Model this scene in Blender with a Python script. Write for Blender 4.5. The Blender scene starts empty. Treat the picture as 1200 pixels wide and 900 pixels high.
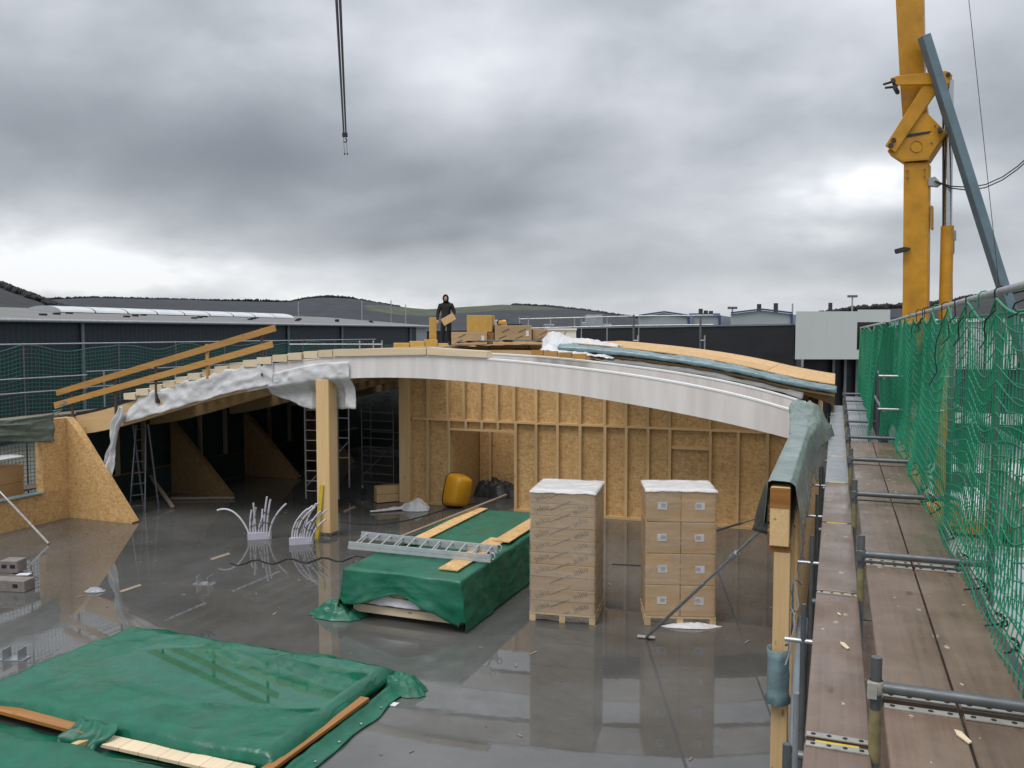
import bpy, bmesh, math, random
import numpy as np
from mathutils import Vector, Matrix, noise
random.seed(7)
scn = bpy.context.scene
R = math.radians

# ------------------------------------------------------------------ camera
# world axes follow the building: X across it (to the right), Y along the scaffold, Z up, floor slab at z = 0
HC, FOC, TILT, YAW = 4.9, 1000.0, math.atan(60/1000), R(20.82)
cd = bpy.data.cameras.new('camera'); cam = bpy.data.objects.new('camera', cd); scn.collection.objects.link(cam)
cd.sensor_width = 36; cd.lens = 36*FOC/1200; cd.clip_start = .05; cd.clip_end = 12000
cam.location = (0, 0, HC); cam.rotation_euler = (R(90)-TILT, 0, YAW)
scn.camera = cam
scn.render.resolution_x, scn.render.resolution_y = 1024, 768

# ------------------------------------------------------------------ sky and sun
SUN_EL, SUN_AZ = 60, 195           # soft light from behind the camera
w = bpy.data.worlds.new('World'); scn.world = w; w.use_nodes = True
nt = w.node_tree; nt.nodes.clear()
def N(nt, t, **k):
    n = nt.nodes.new(t)
    for a, b in k.items():
        if a in ('inp',):
            for i, v in b.items(): n.inputs[i].default_value = v
        else: setattr(n, a, b)
    return n
def lk(nt, a, b): nt.links.new(a, b)
def mth(nt, op, a, b=None, c=None, clamp=False):
    n = nt.nodes.new('ShaderNodeMath'); n.operation = op; n.use_clamp = clamp
    for i, v in enumerate((a, b, c)):
        if v is None: continue
        if isinstance(v, (int, float)): n.inputs[i].default_value = v
        else: nt.links.new(v, n.inputs[i])
    return n.outputs[0]
def mixc(nt, f, a, b, blend='MIX'):
    n = nt.nodes.new('ShaderNodeMix'); n.data_type = 'RGBA'; n.blend_type = blend
    for s, v in ((n.inputs['Factor'], f), (n.inputs['A'], a), (n.inputs['B'], b)):
        if isinstance(v, (int, float)): s.default_value = v if s.name == 'Factor' else (v, v, v, 1)
        elif isinstance(v, (tuple, list)): s.default_value = (v+(1,)) if len(v) == 3 else v
        else: nt.links.new(v, s)
    return n.outputs['Result']
def ramp(nt, f, pts, interp='LINEAR'):
    n = nt.nodes.new('ShaderNodeValToRGB'); n.color_ramp.interpolation = interp
    e = n.color_ramp.elements
    while len(e) < len(pts): e.new(.5)
    for i, (p, c) in enumerate(pts):
        e[i].position = p
        e[i].color = (c, c, c, 1) if isinstance(c, (int, float)) else c+(1,)
    nt.links.new(f, n.inputs[0]); return n.outputs[0]
def sky_nodes():
    out = N(nt, 'ShaderNodeOutputWorld')
    sky = N(nt, 'ShaderNodeTexSky', sky_type='NISHITA', sun_disc=False, sun_elevation=R(SUN_EL), sun_rotation=R(SUN_AZ))
    bg0 = N(nt, 'ShaderNodeBackground'); bg0.inputs[1].default_value = .1
    lk(nt, sky.outputs[0], bg0.inputs[0])
    tc = N(nt, 'ShaderNodeTexCoord'); sep = N(nt, 'ShaderNodeSeparateXYZ'); lk(nt, tc.outputs['Generated'], sep.inputs[0])
    zz = mth(nt, 'MAXIMUM', sep.outputs[2], 0.0)
    den = mth(nt, 'ADD', zz, .42)
    cx = mth(nt, 'DIVIDE', sep.outputs[0], den); cy = mth(nt, 'DIVIDE', sep.outputs[1], den)
    cmb = N(nt, 'ShaderNodeCombineXYZ'); lk(nt, cx, cmb.inputs[0]); lk(nt, cy, cmb.inputs[1])
    def nz(scale, detail, rough, off, dist=0.0):
        mp = N(nt, 'ShaderNodeMapping'); mp.inputs['Location'].default_value = off
        mp.inputs['Rotation'].default_value = (0, 0, -YAW)
        mp.inputs['Scale'].default_value = (1, 1.1, 1)
        lk(nt, cmb.outputs[0], mp.inputs[0])
        n = N(nt, 'ShaderNodeTexNoise'); n.inputs['Scale'].default_value = scale
        n.inputs['Detail'].default_value = detail; n.inputs['Roughness'].default_value = rough
        n.inputs['Distortion'].default_value = dist
        lk(nt, mp.outputs[0], n.inputs['Vector']); return n.outputs[0]
    big = nz(1.0, 2, .5, (1.3, 2.2, 0)); mid = nz(2.9, 5, .48, (4.1, .7, 0), .2); fine = nz(6.0, 3, .5, (2.0, 7.0, 0), .1)
    c = mth(nt, 'ADD', mth(nt, 'MULTIPLY', big, .42), mth(nt, 'ADD', mth(nt, 'MULTIPLY', mid, .44), mth(nt, 'MULTIPLY', fine, .14)))
    col = ramp(nt, c, SKYRAMP)
    # bank of thinner cloud low over the hills: lighter towards the horizon
    low = mth(nt, 'POWER', mth(nt, 'SUBTRACT', 1.0, mth(nt, 'MULTIPLY', zz, 4.2), None, True), 1.6)
    lown = ramp(nt, nz(.8, 3, .55, (7.7, 3.1, 0), .2), [(.38, 0.0), (.62, 1.0)])
    lw = mth(nt, 'MULTIPLY', low, mth(nt, 'ADD', .35, mth(nt, 'MULTIPLY', lown, .65)))
    col = mixc(nt, mth(nt, 'MULTIPLY', lw, .9), col, (.68, .71, .75))
    # breaks in the cloud deck (directions given by azimuth / elevation from the view axis)
    vr = N(nt, 'ShaderNodeVectorRotate', rotation_type='Z_AXIS'); vr.inputs['Angle'].default_value = -YAW
    lk(nt, tc.outputs['Generated'], vr.inputs['Vector'])
    sp2 = N(nt, 'ShaderNodeSeparateXYZ'); lk(nt, vr.outputs[0], sp2.inputs[0])
    az = mth(nt, 'ARCTAN2', sp2.outputs[0], sp2.outputs[1]); el = mth(nt, 'ARCSINE', sep.outputs[2])
    wob = nz(2.6, 4, .55, (9.2, 4.4, 0), .1)
    wob2 = nz(1.1, 3, .6, (3.2, 8.4, 0), .4)
    tot = None
    for a0, e0, sa, se, k in BREAKS:
        da = mth(nt, 'DIVIDE', mth(nt, 'SUBTRACT', az, R(a0)), R(sa)); de = mth(nt, 'DIVIDE', mth(nt, 'SUBTRACT', el, R(e0)), R(se))
        r2 = mth(nt, 'ADD', mth(nt, 'MULTIPLY', da, da), mth(nt, 'MULTIPLY', de, de))
        g = mth(nt, 'MULTIPLY', mth(nt, 'EXPONENT', mth(nt, 'MULTIPLY', r2, -1.0)), k)
        tot = g if tot is None else mth(nt, 'ADD', tot, g)
    br = mth(nt, 'MULTIPLY', tot, mth(nt, 'ADD', .1, mth(nt, 'MULTIPLY', ramp(nt, wob, [(.36, 0.0), (.64, 1.0)]), 1.2)))
    col = mixc(nt, mth(nt, 'MINIMUM', br, 1.0), col, (.90, .91, .93))
    dk = None
    for a0, e0, sa, se, k in DARKS:
        da = mth(nt, 'DIVIDE', mth(nt, 'SUBTRACT', az, R(a0)), R(sa)); de = mth(nt, 'DIVIDE', mth(nt, 'SUBTRACT', el, R(e0)), R(se))
        r2 = mth(nt, 'ADD', mth(nt, 'MULTIPLY', da, da), mth(nt, 'MULTIPLY', de, de))
        g = mth(nt, 'MULTIPLY', mth(nt, 'EXPONENT', mth(nt, 'MULTIPLY', r2, -1.0)), k)
        dk = g if dk is None else mth(nt, 'ADD', dk, g)
    dk = mth(nt, 'MULTIPLY', dk, mth(nt, 'ADD', .35, mth(nt, 'MULTIPLY', ramp(nt, wob2, [(.36, 0.0), (.62, 1.0)]), .9)))
    col = mixc(nt, mth(nt, 'MINIMUM', dk, 1.0), col, (.165, .180, .202))
    # overcast luminance rises towards the zenith
    cie = mth(nt, 'MULTIPLY', mth(nt, 'ADD', 1.0, mth(nt, 'MULTIPLY', zz, 2.0)), SKY_GAIN)
    bg1 = N(nt, 'ShaderNodeBackground'); lk(nt, col, bg1.inputs[0]); lk(nt, cie, bg1.inputs[1])
    mx = N(nt, 'ShaderNodeMixShader'); mx.inputs[0].default_value = .93
    lk(nt, bg0.outputs[0], mx.inputs[1]); lk(nt, bg1.outputs[0], mx.inputs[2]); lk(nt, mx.outputs[0], out.inputs[0])
SKY_GAIN = .74
SKYRAMP = [(.34, (.225, .243, .267)), (.45, (.325, .347, .375)), (.55, (.45, .47, .505)), (.67, (.60, .62, .655))]
BREAKS = [(21.5, 9.0, 5.5, 1.6, 1.3), (19.5, 6.3, 3.0, .9, .9), (-31, 5.5, 8, 2.2, .6), (-25, 3.4, 15, 1.7, 1.0), (-8, 1.7, 8, 1.0, .95), (19, 2.0, 9, 1.2, .45), (8, 1.8, 8, .8, .3)]
DARKS = [(-15, 10.5, 14, 3.2, .75), (-5, 6.2, 10, 2.0, .6), (-28, 13, 9, 4, .4), (4, 9.5, 8, 4.0, .3), (25, 6.6, 5, .9, .5)]
sky_nodes()
w.cycles.sampling_method = 'MANUAL'; w.cycles.sample_map_resolution = 256
sl = bpy.data.lights.new('sun', 'SUN'); sl.energy = 1.5; sl.angle = R(35); sl.color = (1, .97, .93)
so = bpy.data.objects.new('sun', sl); scn.collection.objects.link(so)
so.rotation_euler = (R(90-SUN_EL), 0, R(180-SUN_AZ))
vs = scn.view_settings; vs.view_transform = 'Standard'; vs.look = 'None'; vs.gamma = 1; vs.use_curve_mapping = False
vs.exposure = 0.38
scn.render.engine = 'CYCLES'
cy = scn.cycles; cy.max_bounces = 5; cy.diffuse_bounces = 2; cy.glossy_bounces = 3; cy.transmission_bounces = 3; cy.transparent_max_bounces = 10

# ------------------------------------------------------------------ geometry helpers
ca, sa_ = math.cos(YAW), math.sin(YAW); ct, st = math.cos(TILT), math.sin(TILT)
RT = Vector((ca, sa_, 0)); FW = Vector((-sa_, ca, 0))          # camera right / forward on plan
def ray(px, py):
    x, y = (px-600)/FOC, (450-py)/FOC
    return RT*x + FW*(ct+y*st) + Vector((0, 0, -st+y*ct))
def G(px, py, z=0.0):
    d = ray(px, py); s = (z-HC)/d.z; return Vector((d.x*s, d.y*s, z))
def PY(px, py, Y):
    d = ray(px, py); s = Y/d.y; return Vector((d.x*s, Y, HC+d.z*s))
def PX(px, py, X):
    d = ray(px, py); s = X/d.x; return Vector((X, d.y*s, HC+d.z*s))
def PD(px, py, D):
    d = ray(px, py); s = D/d.dot(FW); return Vector((0, 0, HC)) + d*s

class MB:
    def __init__(s): s.v = []; s.f = []; s.sm = []
    def add(s, vs, fs, smooth=False):
        o = len(s.v); s.v += [Vector(v) for v in vs]; s.f += [tuple(i+o for i in f) for f in fs]; s.sm += [smooth]*len(fs); return s
    def obox(s, c, a, b, d):
        c = Vector(c); vs = [c+a*i+b*j+d*k for i in (-1, 1) for j in (-1, 1) for k in (-1, 1)]
        fs = [(0, 1, 3, 2), (4, 6, 7, 5), (0, 4, 5, 1), (2, 3, 7, 6), (0, 2, 6, 4), (1, 5, 7, 3)]
        if a.cross(b).dot(d) < 0: fs = [f[::-1] for f in fs]
        return s.add(vs, fs)
    def box(s, x0, x1, y0, y1, z0, z1):
        return s.obox(((x0+x1)/2, (y0+y1)/2, (z0+z1)/2), Vector((abs(x1-x0)/2, 0, 0)), Vector((0, abs(y1-y0)/2, 0)), Vector((0, 0, abs(z1-z0)/2)))
    def beam(s, p0, p1, w, h, up=(0, 0, 1)):
        p0, p1 = Vector(p0), Vector(p1); d = (p1-p0); L = d.length; d = d/L; up = Vector(up)
        x = d.cross(up)
        if x.length < 1e-4: x = d.cross(Vector((0, 1, 0)))
        x.normalize(); z = x.cross(d)
        return s.obox((p0+p1)/2, x*(w/2), d*(L/2), z*(h/2))
    def tube(s, pts, r, n=8, cap=True):
        pts = [Vector(p) for p in pts]; rings = []; prev = None
        for i, p in enumerate(pts):
            d = (pts[min(i+1, len(pts)-1)]-pts[max(i-1, 0)]).normalized()
            if prev is None:
                u = d.cross(Vector((0, 0, 1)))
                if u.length < .05: u = d.cross(Vector((1, 0, 0)))
            else: u = prev - d*prev.dot(d)
            u.normalize(); prev = u; q = d.cross(u)
            rr = r[i] if isinstance(r, (list, tuple)) else r
            rings.append([p+u*(rr*math.cos(2*math.pi*k/n))+q*(rr*math.sin(2*math.pi*k/n)) for k in range(n)])
        vs = [v for rg in rings for v in rg]; fs = []
        for i in range(len(rings)-1):
            for k in range(n):
                a, b = i*n+k, i*n+(k+1) % n; fs.append((a, b, b+n, a+n))
        s.add(vs, fs, n > 4)
        if cap:
            s.add(rings[0], [tuple(range(n))[::-1]]); s.add(rings[-1], [tuple(range(n))])
        return s
    def prism(s, poly, ext):
        poly = [Vector(p) for p in poly]; ext = Vector(ext); n = len(poly)
        nrm = Vector((0, 0, 0))
        for i in range(n): nrm += (poly[i]-poly[0]).cross(poly[(i+1) % n]-poly[0])
        if nrm.dot(ext) > 0: poly = poly[::-1]
        vs = poly+[p+ext for p in poly]
        fs = [tuple(range(n)), tuple(range(2*n-1, n-1, -1))]+[(i+n, (i+1) % n+n, (i+1) % n, i) for i in range(n)]
        return s.add(vs, fs)
    def grid(s, nu, nv, fn, smooth=True):
        vs = [fn(i/nu, j/nv) for i in range(nu+1) for j in range(nv+1)]
        fs = [(i*(nv+1)+j, (i+1)*(nv+1)+j, (i+1)*(nv+1)+j+1, i*(nv+1)+j+1) for i in range(nu) for j in range(nv)]
        return s.add(vs, fs, smooth)
    def lathe(s, prof, c, n=16):
        c = Vector(c); vs = [c+Vector((r*math.cos(2*math.pi*k/n), r*math.sin(2*math.pi*k/n), z)) for r, z in prof for k in range(n)]
        fs = [(i*n+k, i*n+(k+1) % n, (i+1)*n+(k+1) % n, (i+1)*n+k) for i in range(len(prof)-1) for k in range(n)]
        return s.add(vs, fs, True)
    def blob(s, c, rx, ry, rz, seed, amp=.25, sub=1):
        bm = bmesh.new(); bmesh.ops.create_icosphere(bm, subdivisions=sub, radius=1)
        vs = []
        for v in bm.verts:
            k = 1+amp*noise.noise(v.co*1.7+Vector((seed*3.1, seed, 0)))*2
            vs.append(Vector(c)+Vector((v.co.x*rx*k, v.co.y*ry*k, v.co.z*rz*k)))
        fs = [tuple(q.index for q in f.verts) for f in bm.faces]; bm.free()
        return s.add(vs, fs, True)
    def build(s, name, mat, parent=None, bevel=0, solid=0, origin=None):
        if origin is None:
            n = len(s.v); mn = [min(v[i] for v in s.v) for i in range(3)]; mx = [max(v[i] for v in s.v) for i in range(3)]
            origin = Vector(((mn[0]+mx[0])/2, (mn[1]+mx[1])/2, mn[2]))
        origin = Vector(origin)
        me = bpy.data.meshes.new(name); me.from_pydata([tuple(v-origin) for v in s.v], [], s.f)
        me.polygons.foreach_set('use_smooth', s.sm)
        if bevel:
            bm = bmesh.new(); bm.from_mesh(me)
            bmesh.ops.bevel(bm, geom=[e for e in bm.edges if e.is_manifold and e.calc_face_angle(0) > .6], offset=bevel, segments=1, affect='EDGES', clamp_overlap=True)
            bm.to_mesh(me); bm.free()
        me.materials.append(mat); me.update()
        o = bpy.data.objects.new(name, me); scn.collection.objects.link(o); o.location = origin
        if solid:
            m = o.modifiers.new('thickness', 'SOLIDIFY'); m.thickness = solid; m.offset = 0
        if parent: attach(o, parent)
        return o
def WM(o):
    m = o.matrix_basis.copy()
    return WM(o.parent) @ o.matrix_parent_inverse @ m if o.parent else m
def attach(o, p):
    o.parent = p; o.matrix_parent_inverse = WM(p).inverted()
def thing(name, label, cat, loc, group=None):
    o = bpy.data.objects.new(name, None); scn.collection.objects.link(o); o.location = loc; o.empty_display_size = .2
    return tag(o, label, cat, group)
def tag(o, label, cat=None, group=None):
    if label: o['label'] = label
    if cat: o['category'] = cat
    if group: o['group'] = group
    return o
def kind(o, k='structure'): o['kind'] = k; return o
_cache = {}
def piece(name, dims, mat, parent, loc, rot=(0, 0, 0), bevel=0):
    """box of given size, origin at its centre; alike pieces share one mesh"""
    key = (tuple(round(d, 3) for d in dims), mat.name, bevel)
    if key not in _cache:
        x, y, z = dims; m = MB().box(-x/2, x/2, -y/2, y/2, -z/2, z/2)
        o = m.build(name, mat, None, bevel, origin=(0, 0, 0)); _cache[key] = o.data
    else:
        o = bpy.data.objects.new(name, _cache[key]); scn.collection.objects.link(o)
    o.location = loc; o.rotation_euler = rot
    if parent: attach(o, parent)
    return o
def copy_tree(o, off, parent=None):
    c = o.copy(); scn.collection.objects.link(c)
    if parent is None: c.location = o.location+Vector(off)
    else: c.parent = parent; c.matrix_parent_inverse = o.matrix_parent_inverse.copy()
    for ch in [x for x in bpy.data.objects if x.parent == o]: copy_tree(ch, off, c)
    return c
def nz3(x, y, z=0, s=1.0): return noise.noise(Vector((x*s, y*s, z)))
def fbm(x, y, z=0, o=4): return noise.fractal(Vector((x, y, z)), 1.0, 2.0, o)

# ------------------------------------------------------------------ materials
MT = {}
def mat(name, base, rough=.6, metal=0, spec=.5):
    m = bpy.data.materials.new(name); m.use_nodes = True; t = m.node_tree; b = t.nodes['Principled BSDF']
    b.inputs['Base Color'].default_value = base+(1,); b.inputs['Roughness'].default_value = rough
    b.inputs['Metallic'].default_value = metal; b.inputs['Specular IOR Level'].default_value = spec
    MT[name] = m; return m, t, b
def pos(t, scale=(1, 1, 1), rot=(0, 0, 0)):
    g = N(t, 'ShaderNodeNewGeometry'); mp = N(t, 'ShaderNodeMapping')
    mp.inputs['Scale'].default_value = scale; mp.inputs['Rotation'].default_value = rot
    lk(t, g.outputs['Position'], mp.inputs[0]); return mp.outputs[0]
def noi(t, vec, scale, detail=4, rough=.55, dist=0):
    n = N(t, 'ShaderNodeTexNoise'); n.inputs['Scale'].default_value = scale; n.inputs['Detail'].default_value = detail
    n.inputs['Roughness'].default_value = rough; n.inputs['Distortion'].default_value = dist; lk(t, vec, n.inputs['Vector']); return n.outputs[0]
def bump(t, b, h, strength=.3, dist=.01):
    n = N(t, 'ShaderNodeBump'); n.inputs['Strength'].default_value = strength; n.inputs['Distance'].default_value = dist
    lk(t, h, n.inputs['Height']); lk(t, n.outputs[0], b.inputs['Normal'])
def rnd(t): return N(t, 'ShaderNodeObjectInfo').outputs['Random']
def varied(name, base, rough=.6, amt=.25, scale=2.0, metal=0, bmp=0, bscale=30, spec=.5, objvar=.0):
    m, t, b = mat(name, base, rough, metal, spec); p = pos(t)
    f = ramp(t, noi(t, p, scale, 6, .6), [(.25, 1-amt), (.75, 1+amt)])
    c = mixc(t, 1.0, base, f, 'MULTIPLY')
    if objvar: c = mixc(t, 1.0, c, ramp(t, rnd(t), [(0, 1-objvar), (1, 1+objvar)]), 'MULTIPLY')
    lk(t, c, b.inputs['Base Color'])
    lk(t, ramp(t, noi(t, p, scale*2.3, 4), [(.3, max(rough-.12, .02)), (.7, min(rough+.12, 1))]), b.inputs['Roughness'])
    if bmp: bump(t, b, noi(t, p, bscale, 5), bmp, .01)
    return m
def wood(name, c0, c1, axis, rough=.55, var=.14, scale=1.0, knots=True):
    m, t, b = mat(name, c0, rough); sc = [22*scale]*3; sc[axis] = .9*scale
    g = N(t, 'ShaderNodeNewGeometry'); oi = N(t, 'ShaderNodeObjectInfo')
    ad = N(t, 'ShaderNodeVectorMath', operation='MULTIPLY_ADD'); lk(t, oi.outputs['Random'], ad.inputs[0]); ad.inputs[1].default_value = (7, 13, 5); lk(t, g.outputs['Position'], ad.inputs[2])
    mp = N(t, 'ShaderNodeMapping'); mp.inputs['Scale'].default_value = sc; lk(t, ad.outputs[0], mp.inputs[0])
    f = noi(t, mp.outputs[0], 1.0, 5, .6, .6)
    c = mixc(t, ramp(t, f, [(.3, 0.0), (.7, 1.0)]), c0, c1)
    if knots:
        v = N(t, 'ShaderNodeTexVoronoi'); sk = [3.0]*3; sk[axis] = 1.1
        mk = N(t, 'ShaderNodeMapping'); mk.inputs['Scale'].default_value = sk; lk(t, ad.outputs[0], mk.inputs[0]); lk(t, mk.outputs[0], v.inputs['Vector'])
        v.inputs['Scale'].default_value = 1.6
        c = mixc(t, ramp(t, v.outputs['Distance'], [(.05, .8), (.10, 0.0)]), c, (c1[0]*.45, c1[1]*.33, c1[2]*.25))
    c = mixc(t, 1.0, c, ramp(t, oi.outputs['Random'], [(0, 1-var), (1, 1+var)]), 'MULTIPLY')
    lk(t, c, b.inputs['Base Color']); bump(t, b, f, .15, .004); return m
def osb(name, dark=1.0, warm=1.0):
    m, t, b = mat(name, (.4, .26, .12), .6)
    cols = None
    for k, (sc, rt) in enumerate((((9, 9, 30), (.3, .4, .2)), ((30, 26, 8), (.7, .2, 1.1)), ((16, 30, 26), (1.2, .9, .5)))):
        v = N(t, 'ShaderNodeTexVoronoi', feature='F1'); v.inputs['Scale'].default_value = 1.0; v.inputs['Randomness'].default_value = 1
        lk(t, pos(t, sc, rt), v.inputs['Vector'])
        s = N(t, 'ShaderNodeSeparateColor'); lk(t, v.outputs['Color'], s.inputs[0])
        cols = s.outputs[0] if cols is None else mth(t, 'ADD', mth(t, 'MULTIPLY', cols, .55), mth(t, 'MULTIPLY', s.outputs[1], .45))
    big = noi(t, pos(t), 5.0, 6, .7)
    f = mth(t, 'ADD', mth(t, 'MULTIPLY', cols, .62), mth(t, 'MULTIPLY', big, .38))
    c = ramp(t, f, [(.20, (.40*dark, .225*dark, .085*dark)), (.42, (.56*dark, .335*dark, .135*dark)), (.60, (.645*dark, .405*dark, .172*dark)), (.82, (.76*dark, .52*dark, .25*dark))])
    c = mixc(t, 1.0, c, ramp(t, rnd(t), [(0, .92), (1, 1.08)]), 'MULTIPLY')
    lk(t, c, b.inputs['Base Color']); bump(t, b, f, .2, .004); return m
def film(name, base, rough=.3, trans=.35, cover=1.0, bands=False):
    m, t, b = mat(name, base, rough); out = t.nodes['Material Output']
    p = pos(t); n = noi(t, p, 6, 6, .65, .8)
    lk(t, mixc(t, ramp(t, n, [(.3, 0.0), (.7, 1.0)]), tuple(x*.82 for x in base), base), b.inputs['Base Color'])
    vo = N(t, 'ShaderNodeTexVoronoi', feature='DISTANCE_TO_EDGE'); vo.inputs['Scale'].default_value = 5.0
    nn_ = N(t, 'ShaderNodeTexNoise'); nn_.inputs['Scale'].default_value = 2.5; lk(t, p, nn_.inputs['Vector'])
    wv = N(t, 'ShaderNodeVectorMath', operation='MULTIPLY_ADD'); lk(t, nn_.outputs['Color'], wv.inputs[0]); wv.inputs[1].default_value = (.6, .6, .6); lk(t, p, wv.inputs[2]); lk(t, wv.outputs[0], vo.inputs['Vector'])
    bump(t, b, mth(t, 'ADD', mth(t, 'MULTIPLY', n, .4), mth(t, 'MINIMUM', mth(t, 'MULTIPLY', vo.outputs['Distance'], 4.0), .8)), .14, .03)
    tr = N(t, 'ShaderNodeBsdfTranslucent'); tr.inputs[0].default_value = base+(1,)
    mx = N(t, 'ShaderNodeMixShader'); mx.inputs[0].default_value = trans; lk(t, b.outputs[0], mx.inputs[1]); lk(t, tr.outputs[0], mx.inputs[2])
    sh = mx.outputs[0]
    if cover < 1:
        tp = N(t, 'ShaderNodeBsdfTransparent'); m2 = N(t, 'ShaderNodeMixShader'); m2.inputs[0].default_value = cover
        lk(t, tp.outputs[0], m2.inputs[1]); lk(t, sh, m2.inputs[2]); sh = m2.outputs[0]
        if bands: lk(t, ramp(t, noi(t, pos(t, (.7, .7, 6)), 1.6, 5, .6, .4), [(.35, cover*.45), (.68, cover*1.7)]), m2.inputs[0])
    lk(t, sh, out.inputs[0]); return m
def tarp(name, base, rough=.42, wet=None, bs=.35):
    m, t, b = mat(name, base, rough); p = pos(t)
    n = noi(t, p, 3.2, 7, .62, .5); n2 = noi(t, p, 11, 5, .6, .8)
    c = mixc(t, ramp(t, n, [(.3, 0.0), (.7, 1.0)]), tuple(x*.72 for x in base), tuple(min(x*1.15, 1) for x in base))
    c = mixc(t, mth(t, 'MULTIPLY', ramp(t, n2, [(.62, 0.0), (.78, 1.0)]), .04), c, (.35, .42, .40))
    c = mixc(t, mth(t, 'MULTIPLY', ramp(t, noi(t, p, .9, 7, .7, .6), [(.48, 0.0), (.66, 1.0)]), .12), c, tuple(x*.5+y for x, y in zip(base, (.075, .070, .050))))
    lk(t, c, b.inputs['Base Color'])
    rr = ramp(t, noi(t, p, 2.0, 5, .6), [(.35, max(rough-.2, .05)), (.65, rough+.1)])
    bp = N(t, 'ShaderNodeBump'); bp.inputs['Distance'].default_value = .035
    wv = N(t, 'ShaderNodeVectorMath', operation='MULTIPLY_ADD'); nn_ = N(t, 'ShaderNodeTexNoise'); nn_.inputs['Scale'].default_value = 1.7; lk(t, p, nn_.inputs['Vector'])
    lk(t, nn_.outputs['Color'], wv.inputs[0]); wv.inputs[1].default_value = (.7, .7, .7); lk(t, p, wv.inputs[2])
    hh = mth(t, 'MULTIPLY', n2, .35)
    for sc_, am in ((1.6, .8), (4.3, .4)):      # sharp fold lines pressed into the sheet
        vo = N(t, 'ShaderNodeTexVoronoi', feature='DISTANCE_TO_EDGE'); vo.inputs['Scale'].default_value = sc_; lk(t, wv.outputs[0], vo.inputs['Vector'])
        hh = mth(t, 'ADD', hh, mth(t, 'MULTIPLY', mth(t, 'MINIMUM', mth(t, 'MULTIPLY', vo.outputs['Distance'], 3.0), .5), am))
    lk(t, hh, bp.inputs['Height'])
    if wet:        # standing rainwater on the sheet
        (cx, cy, rx, ry) = wet
        g = N(t, 'ShaderNodeNewGeometry'); s = N(t, 'ShaderNodeSeparateXYZ'); lk(t, g.outputs['Position'], s.inputs[0])
        dx = mth(t, 'DIVIDE', mth(t, 'SUBTRACT', s.outputs[0], cx), rx); dy = mth(t, 'DIVIDE', mth(t, 'SUBTRACT', s.outputs[1], cy), ry)
        r2 = mth(t, 'ADD', mth(t, 'MULTIPLY', dx, dx), mth(t, 'MULTIPLY', dy, dy))
        wm = ramp(t, mth(t, 'ADD', r2, mth(t, 'MULTIPLY', mth(t, 'SUBTRACT', n, .5), 1.6)), [(.80, 1.0), (.92, 0.0)])
        rr = mixc(t, wm, rr, .03); lk(t, mth(t, 'MULTIPLY', mth(t, 'SUBTRACT', 1.0, wm), bs), bp.inputs['Strength'])
    else: bp.inputs['Strength'].default_value = bs
    lk(t, bp.outputs[0], b.inputs['Normal']); lk(t, rr, b.inputs['Roughness']); return m

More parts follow.
